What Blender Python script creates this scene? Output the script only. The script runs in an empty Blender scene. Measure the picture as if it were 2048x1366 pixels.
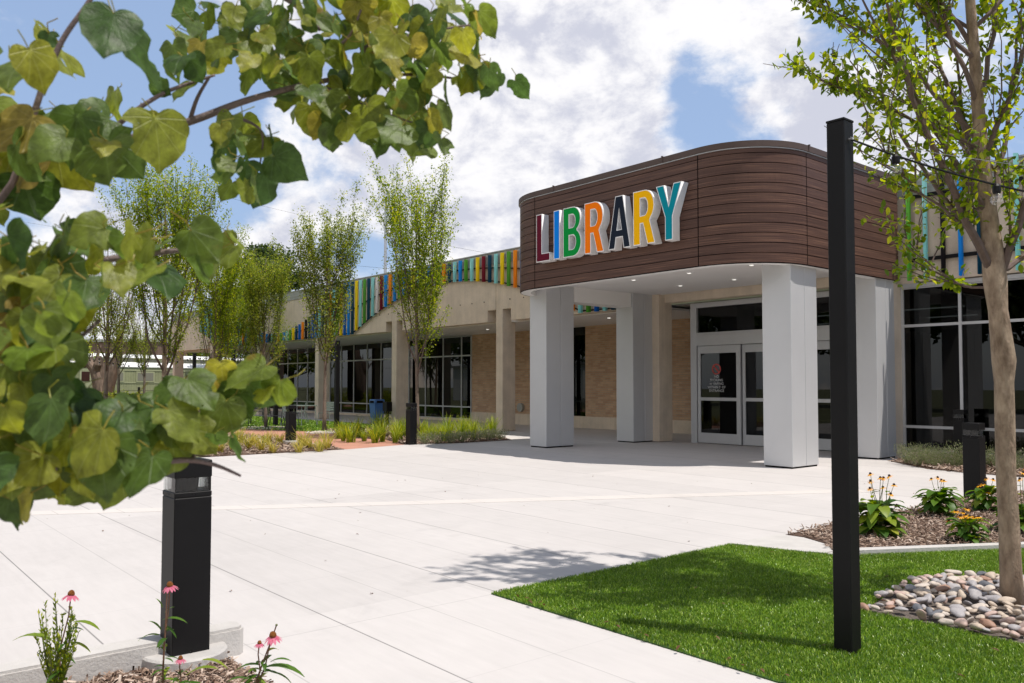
import bpy, math, random
import numpy as np
from mathutils import Vector, Matrix
S = bpy.context.scene
R = math.radians
# ------------------------------------------------------------------ camera
F_PX, YAW, PIT, ROL, CY, H = 1659.55, .698197, .0394690, .000807, 706.0, 1.45
FW = np.array([-math.cos(YAW)*math.cos(PIT), math.sin(YAW)*math.cos(PIT), math.sin(PIT)])
_r = np.cross(FW, [0, 0, 1.]); _r /= np.linalg.norm(_r); _u = np.cross(_r, FW)
RT = math.cos(ROL)*_r + math.sin(ROL)*_u; UP = -math.sin(ROL)*_r + math.cos(ROL)*_u
CAM = np.array([0, 0, H])
cd = bpy.data.cameras.new('camera'); cam = bpy.data.objects.new('camera', cd)
S.collection.objects.link(cam); S.camera = cam
cam.matrix_world = Matrix(((RT[0], UP[0], -FW[0], 0), (RT[1], UP[1], -FW[1], 0), (RT[2], UP[2], -FW[2], H), (0, 0, 0, 1)))
cd.sensor_width = 36; cd.lens = F_PX/2048*36; cd.shift_y = (CY-683)/2048
cd.clip_start = .05; cd.clip_end = 3000
cd.dof.use_dof = True; cd.dof.focus_distance = 11; cd.dof.aperture_fstop = 9
# ------------------------------------------------------------------ render / light
SUN = Vector((.36, .165, .918)).normalized()
sl = bpy.data.lights.new('sun', 'SUN'); sl.energy = 4.5; sl.angle = R(.55); sl.color = (1, .945, .875)
so = bpy.data.objects.new('sun', sl); S.collection.objects.link(so)
so.rotation_euler = SUN.to_track_quat('Z', 'Y').to_euler()
S.view_settings.view_transform = 'Standard'; S.view_settings.look = 'None'
S.view_settings.exposure = .02; S.view_settings.gamma = 1; S.view_settings.use_curve_mapping = False
S.cycles.use_denoising = True; S.cycles.max_bounces = 8; S.cycles.transparent_max_bounces = 12
S.cycles.caustics_reflective = False; S.cycles.caustics_refractive = False
S.cycles.sample_clamp_indirect = 6

def ray(x, y): return FW + RT*(x-1024)/F_PX + UP*(CY-y)/F_PX
def G(x, y, z=0.):
    d = ray(x, y); t = (z-H)/d[2]; return CAM + d*t
def AT(x, y, w): return Vector(CAM + ray(x, y)*w)
def PY(x, y, Y):
    d = ray(x, y); return CAM + d*(Y/d[1])
def FOOT(x, w, z=0.):
    d = ray(x, 768); p = CAM + d*w; return Vector((p[0], p[1], z))

# ------------------------------------------------------------------ sky
W = bpy.data.worlds.new('World'); S.world = W; W.use_nodes = True
wn = W.node_tree; wn.nodes.clear()
def N(t, typ, **k):
    n = t.nodes.new(typ)
    for a, b in k.items():
        if a == 'inp':
            for i, v in b.items(): n.inputs[i].default_value = v
        else: setattr(n, a, b)
    return n
def math_n(t, op, a, b=None, clamp=False):
    n = t.nodes.new('ShaderNodeMath'); n.operation = op; n.use_clamp = clamp
    for i, v in enumerate((a, b)):
        if v is None: continue
        if isinstance(v, (int, float)): n.inputs[i].default_value = v
        else: t.links.new(v, n.inputs[i])
    return n.outputs[0]
sky = N(wn, 'ShaderNodeTexSky', sky_type='NISHITA', sun_disc=False, sun_elevation=R(66.6), sun_rotation=R(65), altitude=200, air_density=1.0, dust_density=1.4, ozone_density=1.6)
tc = N(wn, 'ShaderNodeTexCoord'); geo = tc.outputs['Generated']
sep = N(wn, 'ShaderNodeSeparateXYZ'); wn.links.new(geo, sep.inputs[0])
zz = math_n(wn, 'MAXIMUM', math_n(wn, 'ADD', sep.outputs[2], .22), .12)
cmb = N(wn, 'ShaderNodeCombineXYZ')
wn.links.new(math_n(wn, 'DIVIDE', sep.outputs[0], zz), cmb.inputs[0])
wn.links.new(math_n(wn, 'DIVIDE', sep.outputs[1], zz), cmb.inputs[1])
wn.links.new(math_n(wn, 'MULTIPLY', sep.outputs[2], 2.2), cmb.inputs[2])
vsc = N(wn, 'ShaderNodeVectorMath', operation='MULTIPLY'); wn.links.new(geo, vsc.inputs[0]); vsc.inputs[1].default_value = (1, 1, 1.55)
def noise(t, vec, scale, detail=8, rough=.55, dist=0., lac=2.0):
    n = N(t, 'ShaderNodeTexNoise'); n.inputs['Scale'].default_value = scale; n.inputs['Detail'].default_value = detail
    n.inputs['Roughness'].default_value = rough; n.inputs['Distortion'].default_value = dist
    if vec is not None: t.links.new(vec, n.inputs['Vector'])
    return n.outputs['Fac']
n1 = noise(wn, vsc.outputs[0], 5.2, 14, .58, .2)
n2 = noise(wn, vsc.outputs[0], 14.0, 12, .62)
acc = None
for bx, by, rad, wt in ((1040, 40, 260, .26), (1080, 280, 215, .30), (930, 200, 220, .20), (760, 400, 230, .19), (940, 460, 130, .12), (1520, 130, 120, .24), (1600, 90, 90, .10), (1760, 290, 130, .24), (1420, 20, 110, .09),
                        (170, 440, 140, .20), (590, 520, 110, .14), (470, 20, 110, .10), (120, 650, 200, .15), (540, 60, 90, .08), (1370, 215, 70, -.12), (1350, 110, 60, -.10), (200, 190, 240, -.14), (400, 360, 110, -.10),
                        (1840, 60, 160, .06), (1640, 300, 60, .1), (1240, 430, 140, .03)):
    d = Vector(ray(bx, by)).normalized()
    dp = N(wn, 'ShaderNodeVectorMath', operation='DOT_PRODUCT'); wn.links.new(geo, dp.inputs[0]); dp.inputs[1].default_value = d
    mr = N(wn, 'ShaderNodeMapRange', interpolation_type='SMOOTHSTEP')
    wn.links.new(dp.outputs['Value'], mr.inputs[0])
    mr.inputs[1].default_value = math.cos(rad*1.5/F_PX); mr.inputs[2].default_value = 1.0
    mr.inputs[3].default_value = 0; mr.inputs[4].default_value = wt
    acc = mr.outputs[0] if acc is None else math_n(wn, 'ADD', acc, mr.outputs[0])
dens = math_n(wn, 'ADD', math_n(wn, 'ADD', math_n(wn, 'MULTIPLY', n1, 1.45), math_n(wn, 'MULTIPLY', n2, .42)), acc)
mask = N(wn, 'ShaderNodeMapRange', interpolation_type='SMOOTHSTEP'); wn.links.new(dens, mask.inputs[0])
mask.inputs[1].default_value = .90; mask.inputs[2].default_value = 1.17
n3 = noise(wn, vsc.outputs[0], 7.5, 10, .6, .3)
shade = N(wn, 'ShaderNodeMapRange', interpolation_type='SMOOTHSTEP'); wn.links.new(math_n(wn, 'ADD', n3, math_n(wn, 'MULTIPLY', n2, .5)), shade.inputs[0])
shade.inputs[1].default_value = .63; shade.inputs[2].default_value = .83
ccol = N(wn, 'ShaderNodeMix', data_type='RGBA'); wn.links.new(shade.outputs[0], ccol.inputs['Factor'])
ccol.inputs['A'].default_value = (7.2, 7.4, 8.6, 1); ccol.inputs['B'].default_value = (11.3, 11.2, 11.4, 1)
haze = N(wn, 'ShaderNodeMix', data_type='RGBA')  # thin veil brightens the blue
haze.inputs['Factor'].default_value = .55; sg = N(wn, 'ShaderNodeVectorMath', operation='SCALE'); wn.links.new(sky.outputs[0], sg.inputs[0]); sg.inputs['Scale'].default_value = 1.35; wn.links.new(sg.outputs[0], haze.inputs['A']); haze.inputs['B'].default_value = (5.2, 7.1, 10.8, 1)
mix = N(wn, 'ShaderNodeMix', data_type='RGBA'); wn.links.new(mask.outputs[0], mix.inputs['Factor'])
wn.links.new(haze.outputs['Result'], mix.inputs['A']); wn.links.new(ccol.outputs['Result'], mix.inputs['B'])
bg = N(wn, 'ShaderNodeBackground'); bg.inputs[1].default_value = .088
so_ = N(wn, 'ShaderNodeMapRange', interpolation_type='SMOOTHSTEP'); wn.links.new(sep.outputs[1], so_.inputs[0]); so_.inputs[1].default_value = .05; so_.inputs[2].default_value = -.7; so_.inputs[3].default_value = 1; so_.inputs[4].default_value = 1.9  # added fill: sky behind the camera brightened to lift the shaded fronts
lo_ = N(wn, 'ShaderNodeMapRange', interpolation_type='SMOOTHSTEP'); wn.links.new(sep.outputs[2], lo_.inputs[0]); lo_.inputs[1].default_value = .50; lo_.inputs[2].default_value = .90; lo_.inputs[3].default_value = 1; lo_.inputs[4].default_value = .35  # sky overhead dimmed, above the view, to keep ground shadows dark
fs = N(wn, 'ShaderNodeVectorMath', operation='SCALE'); wn.links.new(mix.outputs['Result'], fs.inputs[0]); wn.links.new(math_n(wn, 'MULTIPLY', so_.outputs[0], lo_.outputs[0]), fs.inputs['Scale']); tn = N(wn, 'ShaderNodeMix', data_type='RGBA'); tn.blend_type = 'MULTIPLY'; tf_ = N(wn, 'ShaderNodeMapRange'); wn.links.new(so_.outputs[0], tf_.inputs[0]); tf_.inputs[1].default_value = 1; tf_.inputs[2].default_value = 1.8; wn.links.new(tf_.outputs[0], tn.inputs['Factor']); wn.links.new(fs.outputs[0], tn.inputs['A']); tn.inputs['B'].default_value = (1.15, .97, .77, 1); wn.links.new(tn.outputs['Result'], bg.inputs[0])  # added southern fill tinted warm so shaded faces turn less blue
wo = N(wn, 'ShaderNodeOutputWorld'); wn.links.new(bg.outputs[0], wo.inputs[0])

# ------------------------------------------------------------------ materials
def mat(name, col, rough=.6, metal=0., var=.0, vscale=3., bump=0., bscale=40., spec=.5, col2=None, coord='Object', stretch=None):
    m = bpy.data.materials.new(name); m.use_nodes = True; t = m.node_tree
    b = t.nodes['Principled BSDF']; b.inputs['Roughness'].default_value = rough; b.inputs['Metallic'].default_value = metal
    b.inputs['Specular IOR Level'].default_value = spec
    c = (*col, 1); b.inputs['Base Color'].default_value = c
    co = N(t, 'ShaderNodeTexCoord').outputs[coord]
    if stretch:
        mp = N(t, 'ShaderNodeMapping'); mp.inputs['Scale'].default_value = stretch; t.links.new(co, mp.inputs[0]); co = mp.outputs[0]
    if var or col2:
        f = noise(t, co, vscale, 6, .6)
        mr = N(t, 'ShaderNodeMapRange'); t.links.new(f, mr.inputs[0]); mr.inputs[1].default_value = .3; mr.inputs[2].default_value = .7
        mx = N(t, 'ShaderNodeMix', data_type='RGBA'); t.links.new(mr.outputs[0], mx.inputs['Factor'])
        mx.inputs['A'].default_value = tuple(x*(1-var) for x in col)+(1,) ; mx.inputs['B'].default_value = (*(col2 or tuple(min(1, x*(1+var)) for x in col)), 1)
        t.links.new(mx.outputs['Result'], b.inputs['Base Color'])
    if bump:
        f = noise(t, co, bscale, 5, .6); bp = N(t, 'ShaderNodeBump'); bp.inputs['Strength'].default_value = bump; bp.inputs['Distance'].default_value = .02
        t.links.new(f, bp.inputs['Height']); t.links.new(bp.outputs[0], b.inputs['Normal'])
    return m
def leafmat(name, cols, trans=.4, rough=.45, veins=False, brown=0.):
    m = bpy.data.materials.new(name); m.use_nodes = True; t = m.node_tree; b = t.nodes['Principled BSDF']
    b.inputs['Roughness'].default_value = rough; b.inputs['Specular IOR Level'].default_value = .35
    g = N(t, 'ShaderNodeNewGeometry'); r = N(t, 'ShaderNodeValToRGB'); t.links.new(g.outputs['Random Per Island'], r.inputs[0])
    e = r.color_ramp.elements
    while len(e) < len(cols): e.new(.5)
    for i, (p, c) in enumerate(cols): e[i].position = p; e[i].color = (*c, 1)
    r.color_ramp.interpolation = 'LINEAR'
    col = r.outputs[0]
    if veins:
        uv = N(t, 'ShaderNodeTexCoord').outputs['UV']; sp = N(t, 'ShaderNodeSeparateXYZ'); t.links.new(uv, sp.inputs[0])
        ax = math_n(t, 'ABSOLUTE', sp.outputs[0]); yy = math_n(t, 'MULTIPLY', sp.outputs[1], -1.)
        ang = math_n(t, 'ARCTAN2', ax, yy)
        fr = math_n(t, 'ABSOLUTE', math_n(t, 'SUBTRACT', math_n(t, 'FRACT', math_n(t, 'DIVIDE', math_n(t, 'ADD', ang, .26), .52)), .5))
        rad = math_n(t, 'SQRT', math_n(t, 'ADD', math_n(t, 'MULTIPLY', ax, ax), math_n(t, 'MULTIPLY', yy, yy)))
        w = math_n(t, 'MULTIPLY', fr, rad)
        mr = N(t, 'ShaderNodeMapRange', interpolation_type='SMOOTHSTEP'); t.links.new(w, mr.inputs[0]); mr.inputs[1].default_value = .004; mr.inputs[2].default_value = .035; mr.inputs[3].default_value = .38; mr.inputs[4].default_value = 0
        fine = noise(t, N(t, 'ShaderNodeTexCoord').outputs['Object'], 60, 5, .65)
        mx = N(t, 'ShaderNodeMix', data_type='RGBA'); t.links.new(mr.outputs[0], mx.inputs['Factor']); t.links.new(col, mx.inputs['A'])
        hs = N(t, 'ShaderNodeHueSaturation'); hs.inputs['Value'].default_value = 1.7; hs.inputs['Saturation'].default_value = .8; t.links.new(col, hs.inputs['Color']); t.links.new(hs.outputs[0], mx.inputs['B'])
        v2 = N(t, 'ShaderNodeMapRange'); t.links.new(fine, v2.inputs[0]); v2.inputs[1].default_value = .3; v2.inputs[2].default_value = .7; v2.inputs[3].default_value = .55; v2.inputs[4].default_value = 1.4
        h2 = N(t, 'ShaderNodeHueSaturation'); t.links.new(mx.outputs['Result'], h2.inputs['Color']); t.links.new(v2.outputs[0], h2.inputs['Value']); col = h2.outputs[0]
        # rusty blotches on some parts of the blades
        bl = noise(t, N(t, 'ShaderNodeTexCoord').outputs['Object'], 9, 4, .6)
        bm = N(t, 'ShaderNodeMapRange', interpolation_type='SMOOTHSTEP'); t.links.new(bl, bm.inputs[0]); bm.inputs[1].default_value = .66; bm.inputs[2].default_value = .74; bm.inputs[4].default_value = .55
        m3 = N(t, 'ShaderNodeMix', data_type='RGBA'); t.links.new(bm.outputs[0], m3.inputs['Factor']); t.links.new(col, m3.inputs['A']); m3.inputs['B'].default_value = (.28, .13, .03, 1); col = m3.outputs['Result']
        bp = N(t, 'ShaderNodeBump'); bp.inputs['Strength'].default_value = .5; bp.inputs['Distance'].default_value = .004
        t.links.new(math_n(t, 'SUBTRACT', fine, mr.outputs[0]), bp.inputs['Height']); t.links.new(bp.outputs[0], b.inputs['Normal'])
    t.links.new(col, b.inputs['Base Color'])
    tr = N(t, 'ShaderNodeBsdfTranslucent'); h = N(t, 'ShaderNodeHueSaturation'); h.inputs['Value'].default_value = 1.9; h.inputs['Saturation'].default_value = 1.1; h.inputs['Hue'].default_value = .485
    t.links.new(col, h.inputs['Color']); t.links.new(h.outputs[0], tr.inputs['Color'])
    ms = N(t, 'ShaderNodeMixShader'); ms.inputs[0].default_value = trans
    t.links.new(b.outputs[0], ms.inputs[1]); t.links.new(tr.outputs[0], ms.inputs[2]); out_ = ms.outputs[0]
    if veins:
        hn = noise(t, N(t, 'ShaderNodeTexCoord').outputs['Object'], 62, 2, .5); hm = math_n(t, 'GREATER_THAN', hn, .735)
        tp = N(t, 'ShaderNodeBsdfTransparent'); m2 = N(t, 'ShaderNodeMixShader'); t.links.new(hm, m2.inputs[0]); t.links.new(out_, m2.inputs[1]); t.links.new(tp.outputs[0], m2.inputs[2]); out_ = m2.outputs[0]
    t.links.new(out_, t.nodes['Material Output'].inputs[0])
    return m
def emat(name, col, s):
    m = bpy.data.materials.new(name); m.use_nodes = True; b = m.node_tree.nodes['Principled BSDF']
    b.inputs['Emission Color'].default_value = (*col, 1); b.inputs['Emission Strength'].default_value = s; b.inputs['Base Color'].default_value = (*col, 1); return m
def glassmat(name, tint, ior=1.5):
    m = bpy.data.materials.new(name); m.use_nodes = True; t = m.node_tree; t.nodes.remove(t.nodes['Principled BSDF'])
    tr = N(t, 'ShaderNodeBsdfTransparent'); tr.inputs[0].default_value = (*tint, 1); gl = N(t, 'ShaderNodeBsdfGlossy'); gl.inputs['Roughness'].default_value = .004
    fr = N(t, 'ShaderNodeFresnel'); fr.inputs[0].default_value = ior
    ms = N(t, 'ShaderNodeMixShader'); t.links.new(fr.outputs[0], ms.inputs[0]); t.links.new(tr.outputs[0], ms.inputs[1]); t.links.new(gl.outputs[0], ms.inputs[2])
    t.links.new(ms.outputs[0], t.nodes['Material Output'].inputs[0]); return m
M = {}
M['alu'] = mat('aluminium', (.50, .50, .51), .38, .25, var=.03)
M['panel'] = mat('column_panel', (.56, .56, .57), .36, .15, var=.03, vscale=1.2, spec=.5)
M['white'] = mat('white_paint', (.84, .83, .81), .5, var=.02)
M['soffit'] = mat('soffit', (.84, .81, .78), .6, var=.03, vscale=1)
M['black'] = mat('black_metal', (.0065, .006, .0065), .5, .0, var=.2, vscale=4, bump=.03, bscale=300, spec=.22)
M['dark'] = mat('dark', (.008, .006, .006), .9, spec=.1)
M['coping'] = mat('coping', (.075, .046, .036), .6, .0, var=.08)
M['parapet'] = mat('parapet_metal', (.36, .355, .33), .45, .2, var=.04)
M['bark'] = mat('bark', (.20, .15, .115), .85, var=.35, vscale=14, bump=.9, bscale=38, stretch=(1, 1, .45))
M['bark_grey'] = mat('bark_grey', (.24, .155, .10), .9, var=.3, col2=(.47, .35, .25), vscale=18, bump=1.0, bscale=34, stretch=(1, 1, .4))
M['twig'] = mat('twig', (.13, .085, .07), .7, var=.25, vscale=20)
M['twig_red'] = mat('redbud_bark', (.17, .12, .11), .6, var=.3, vscale=40, bump=.4, bscale=150)
M['deadwood'] = mat('deadwood', (.17, .12, .09), .9, var=.5, vscale=5, bump=1., bscale=14, stretch=(1, 1, .3))
M['glass'] = glassmat('window_glass', (.15, .165, .17), 1.5)
M['bulb'] = bpy.data.materials.new('bulb_glass'); M['bulb'].use_nodes = True; _t = M['bulb'].node_tree; _t.nodes.remove(_t.nodes['Principled BSDF'])
_a = N(_t, 'ShaderNodeBsdfTransparent'); _g = N(_t, 'ShaderNodeBsdfGlossy'); _g.inputs['Roughness'].default_value = .05; _m = N(_t, 'ShaderNodeMixShader'); _m.inputs[0].default_value = .13
_t.links.new(_a.outputs[0], _m.inputs[1]); _t.links.new(_g.outputs[0], _m.inputs[2]); _t.links.new(_m.outputs[0], _t.nodes['Material Output'].inputs[0])
M['acryl'] = glassmat('clear_lens', (.85, .87, .87), 1.45)
M['interior'] = mat('interior', (.16, .15, .14), .8, var=.3, vscale=.7)
M['interior_floor'] = mat('interior_floor', (.10, .09, .085), .5)
M['footing'] = mat('footing_concrete', (.47, .45, .43), .85, var=.12, vscale=8, bump=.25, bscale=60)
M['blue'] = mat('bin_blue', (.06, .16, .42), .45)
M['chair'] = mat('chair_metal', (.20, .24, .21), .4, .1); M['chair_dark'] = mat('chair_dark', (.03, .033, .033), .4, .1)
M['redpath'] = mat('red_concrete', (.48, .235, .165), .85, var=.1, vscale=1.2, bump=.1, bscale=90)
M['metal'] = mat('galvanised', (.45, .45, .47), .4, .6)
M['coach'] = mat('coach_olive', (.29, .30, .17), .6, var=.12, vscale=1.5)
M['coach_trim'] = mat('coach_trim', (.34, .35, .21), .6)
M['coach_roof'] = mat('coach_roof', (.80, .80, .80), .6, var=.05)
M['coach_win'] = mat('coach_blind', (.20, .19, .15), .5)
M['brown_win'] = mat('coach_door_glass', (.05, .02, .015), .2)
M['farbrick'] = mat('far_brick', (.17, .105, .08), .9, var=.12, vscale=.6)
M['farglass'] = mat('far_glass', (.08, .11, .13), .2)
# concrete plaza: joints at real spacing
def joints(t, co, axis, off, step, wid, dark):
    sp = N(t, 'ShaderNodeSeparateXYZ'); t.links.new(co, sp.inputs[0])
    v = math_n(t, 'DIVIDE', math_n(t, 'SUBTRACT', sp.outputs[axis], off), step)
    fr = math_n(t, 'ABSOLUTE', math_n(t, 'SUBTRACT', math_n(t, 'FRACT', math_n(t, 'ADD', v, .5)), .5))
    mr = N(t, 'ShaderNodeMapRange', interpolation_type='SMOOTHSTEP'); t.links.new(math_n(t, 'MULTIPLY', fr, step), mr.inputs[0])
    mr.inputs[1].default_value = wid*.4; mr.inputs[2].default_value = wid; mr.inputs[3].default_value = dark; mr.inputs[4].default_value = 0
    return mr.outputs[0]
def concrete(name, base, js, var=.085, tone=0.):
    m = bpy.data.materials.new(name); m.use_nodes = True; t = m.node_tree; b = t.nodes['Principled BSDF']
    b.inputs['Roughness'].default_value = .88; b.inputs['Specular IOR Level'].default_value = .3
    co = N(t, 'ShaderNodeTexCoord').outputs['Object']
    big = noise(t, co, .35, 3, .5); mid = noise(t, co, 2.2, 8, .65)
    mp = N(t, 'ShaderNodeMapping'); mp.inputs['Scale'].default_value = (1, 7, 1); t.links.new(co, mp.inputs[0]); streak = noise(t, mp.outputs[0], 2.4, 6, .65)
    fine = noise(t, co, 160, 3, .7)
    v = math_n(t, 'ADD', math_n(t, 'ADD', math_n(t, 'MULTIPLY', math_n(t, 'SUBTRACT', big, .5), 1.0), math_n(t, 'MULTIPLY', math_n(t, 'SUBTRACT', mid, .5), .9)), math_n(t, 'ADD', math_n(t, 'MULTIPLY', math_n(t, 'SUBTRACT', streak, .5), 1.1), math_n(t, 'MULTIPLY', math_n(t, 'SUBTRACT', fine, .5), .5)))
    # slab to slab tone
    vm = N(t, 'ShaderNodeVectorMath', operation='DIVIDE'); t.links.new(co, vm.inputs[0]); vm.inputs[1].default_value = (4.88, 1.22, 1)
    fl = N(t, 'ShaderNodeVectorMath', operation='FLOOR'); t.links.new(vm.outputs[0], fl.inputs[0]); wnz = N(t, 'ShaderNodeTexWhiteNoise'); t.links.new(fl.outputs[0], wnz.inputs[0])
    v = math_n(t, 'ADD', v, math_n(t, 'MULTIPLY', math_n(t, 'SUBTRACT', wnz.outputs['Value'], .5), .5))
    k = math_n(t, 'ADD', math_n(t, 'MULTIPLY', v, var*2), 1.)
    blot = noise(t, co, .9, 9, .7, .6); bm_ = N(t, 'ShaderNodeMapRange', interpolation_type='SMOOTHSTEP'); t.links.new(blot, bm_.inputs[0]); bm_.inputs[1].default_value = .56; bm_.inputs[2].default_value = .72; bm_.inputs[3].default_value = 1; bm_.inputs[4].default_value = .90
    k = math_n(t, 'MULTIPLY', k, bm_.outputs[0])
    for j in js:
        k = math_n(t, 'MULTIPLY', k, math_n(t, 'SUBTRACT', 1., joints(t, co, *j)))
    sc = N(t, 'ShaderNodeVectorMath', operation='SCALE'); sc.inputs[0].default_value = tuple(b_*1.03 for b_ in base); t.links.new(k, sc.inputs['Scale']); t.links.new(sc.outputs[0], b.inputs['Base Color'])
    bp = N(t, 'ShaderNodeBump'); bp.inputs['Strength'].default_value = .12; bp.inputs['Distance'].default_value = .004; t.links.new(math_n(t, 'ADD', fine, streak), bp.inputs['Height']); t.links.new(bp.outputs[0], b.inputs['Normal'])
    return m
JS = [(1, 1.275, 1.22, .007, .55), (1, 1.885, 1.22, .006, .22), (0, -3.34, 1.22, .005, .10), (0, -4.56, 4.88, .006, .14)]
M['plaza'] = concrete('plaza_concrete', (.525, .497, .482), JS)
M['band'] = concrete('band_concrete', (.59, .55, .52), [(1, .3, .61, .006, .3)], .03)
M['walk'] = concrete('walk_concrete', (.54, .51, .49), [(0, .3, 1.5, .007, .3)], .06)
M['kerb'] = mat('kerb_concrete', (.53, .505, .48), .85, var=.08, vscale=6, bump=.3, bscale=50)
def precast(name, base, lines=()):
    m = mat(name, base, .9, var=.10, vscale=2.2, bump=.22, bscale=45); t = m.node_tree; b = t.nodes['Principled BSDF']
    lk = b.inputs['Base Color'].links[0].from_socket; co = N(t, 'ShaderNodeTexCoord').outputs['Object']
    mp = N(t, 'ShaderNodeMapping'); mp.inputs['Scale'].default_value = (2.2, 2.2, .12); t.links.new(co, mp.inputs[0]); st = noise(t, mp.outputs[0], 3, 5, .6)
    sp = noise(t, co, 90, 2, .5)
    k = math_n(t, 'ADD', math_n(t, 'MULTIPLY', math_n(t, 'SUBTRACT', st, .5), .35), math_n(t, 'MULTIPLY', math_n(t, 'SUBTRACT', sp, .5), .45)); k = math_n(t, 'ADD', k, 1.)
    for j in lines: k = math_n(t, 'MULTIPLY', k, math_n(t, 'SUBTRACT', 1., joints(t, co, *j)))
    sc = N(t, 'ShaderNodeVectorMath', operation='SCALE'); t.links.new(lk, sc.inputs[0]); t.links.new(k, sc.inputs['Scale']); t.links.new(sc.outputs[0], b.inputs['Base Color'])
    return m
M['precast'] = precast('precast_concrete', (.68, .57, .45))
M['precast_r'] = precast('precast_aggregate', (.62, .52, .42))
def brickmat():
    m = bpy.data.materials.new('brick'); m.use_nodes = True; t = m.node_tree; b = t.nodes['Principled BSDF']; b.inputs['Roughness'].default_value = .9
    uv = N(t, 'ShaderNodeTexCoord').outputs['UV']; br = N(t, 'ShaderNodeTexBrick'); t.links.new(uv, br.inputs['Vector'])
    br.inputs['Color1'].default_value = (.50, .30, .185, 1); br.inputs['Color2'].default_value = (.64, .43, .27, 1); br.inputs['Mortar'].default_value = (.46, .37, .28, 1)
    br.inputs['Scale'].default_value = 1; br.inputs['Mortar Size'].default_value = .006; br.inputs['Brick Width'].default_value = .23; br.inputs['Row Height'].default_value = .072; br.inputs['Bias'].default_value = -.1
    v = noise(t, uv, 2.5, 6, .6); vv = N(t, 'ShaderNodeMapRange'); t.links.new(v, vv.inputs[0]); vv.inputs[3].default_value = .75; vv.inputs[4].default_value = 1.25
    h = N(t, 'ShaderNodeHueSaturation'); t.links.new(br.outputs['Color'], h.inputs['Color']); t.links.new(vv.outputs[0], h.inputs['Value']); t.links.new(h.outputs[0], b.inputs['Base Color'])
    bp = N(t, 'ShaderNodeBump'); bp.inputs['Distance'].default_value = .008; bp.inputs['Strength'].default_value = .7; bp.invert = True; t.links.new(br.outputs['Fac'], bp.inputs['Height']); t.links.new(bp.outputs[0], b.inputs['Normal']); return m
M['brick'] = brickmat()
def woodmat():
    m = bpy.data.materials.new('wood_cladding'); m.use_nodes = True; t = m.node_tree; b = t.nodes['Principled BSDF']; b.inputs['Roughness'].default_value = .5; b.inputs['Specular IOR Level'].default_value = .2
    uv = N(t, 'ShaderNodeTexCoord').outputs['UV']; sp = N(t, 'ShaderNodeSeparateXYZ'); t.links.new(uv, sp.inputs[0])
    row = math_n(t, 'FLOOR', sp.outputs[1]); cx = N(t, 'ShaderNodeCombineXYZ')
    t.links.new(math_n(t, 'ADD', math_n(t, 'MULTIPLY', sp.outputs[0], .5), math_n(t, 'MULTIPLY', row, 7.3)), cx.inputs[0]); t.links.new(math_n(t, 'MULTIPLY', sp.outputs[1], 9.), cx.inputs[1])
    f = noise(t, cx.outputs[0], 1.6, 7, .62, .2); wv = N(t, 'ShaderNodeTexWhiteNoise', noise_dimensions='1D'); t.links.new(row, wv.inputs['W'])
    r = N(t, 'ShaderNodeValToRGB'); e = r.color_ramp.elements; e[0].position = .38; e[0].color = (.070, .037, .029, 1); e[1].position = .70; e[1].color = (.25, .135, .09, 1)
    x = e.new(.55); x.color = (.105, .056, .042, 1)
    t.links.new(math_n(t, 'ADD', f, math_n(t, 'MULTIPLY', math_n(t, 'SUBTRACT', wv.outputs['Value'], .5), .07)), r.inputs[0]); t.links.new(r.outputs[0], b.inputs['Base Color'])
    bp = N(t, 'ShaderNodeBump'); bp.inputs['Strength'].default_value = .15; bp.inputs['Distance'].default_value = .004; t.links.new(f, bp.inputs['Height']); t.links.new(bp.outputs[0], b.inputs['Normal']); return m
M['wood'] = woodmat()
FC = {'blue': (.012, .27, .72), 'orange': (.90, .27, .01), 'green': (.10, .34, .035), 'yellow': (.92, .66, .01), 'aqua': (.30, .68, .66), 'navy': (.004, .055, .10), 'maroon': (.20, .008, .02), 'white': (.78, .74, .72), 'black': (.012, .01, .012), 'teal': (.0, .27, .33), 'deep': (.005, .13, .48), 'lime': (.14, .48, .05)}
for k_, v_ in FC.items(): M['f_'+k_] = mat('fin_'+k_, v_, .5, spec=.2)
M['letter_white'] = mat('letter_return', (.86, .85, .85), .4)
M['turf'] = leafmat('turf_blade', [(0, (.06, .135, .008)), (.5, (.145, .27, .015)), (.86, (.27, .40, .03)), (.94, (.50, .58, .16)), (1, (.16, .31, .02))], .10, .30)
_t = M['turf'].node_tree; _b = _t.nodes['Principled BSDF']; _src = _b.inputs['Base Color'].links[0].from_socket; _co = N(_t, 'ShaderNodeTexCoord').outputs['Object']
_f = noise(_t, _co, 1.1, 6, .65); _mr = N(_t, 'ShaderNodeMapRange'); _t.links.new(_f, _mr.inputs[0]); _mr.inputs[1].default_value = .3; _mr.inputs[2].default_value = .7; _mr.inputs[3].default_value = .72; _mr.inputs[4].default_value = 1.45
_h = N(_t, 'ShaderNodeHueSaturation'); _t.links.new(_src, _h.inputs['Color']); _t.links.new(_mr.outputs[0], _h.inputs['Value']); _t.links.new(_h.outputs[0], _b.inputs['Base Color'])
M['turf_base'] = mat('turf_base', (.035, .085, .012), .9, var=.4, vscale=30)
M['mulch'] = leafmat('wood_chip', [(0, (.06, .035, .025)), (.3, (.19, .12, .085)), (.6, (.34, .24, .18)), (.88, (.48, .37, .30)), (1, (.64, .53, .45))], 0., .9)
M['mulch_base'] = mat('mulch_soil', (.11, .065, .045), .95, var=.5, vscale=30, bump=1, bscale=60)
M['stone_soil'] = mat('stone_bed_grit', (.16, .13, .11), .95, var=.5, vscale=40, bump=1, bscale=90)
M['ground'] = mat('ground_far', (.16, .17, .08), .95, var=.3, vscale=.5)
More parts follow.
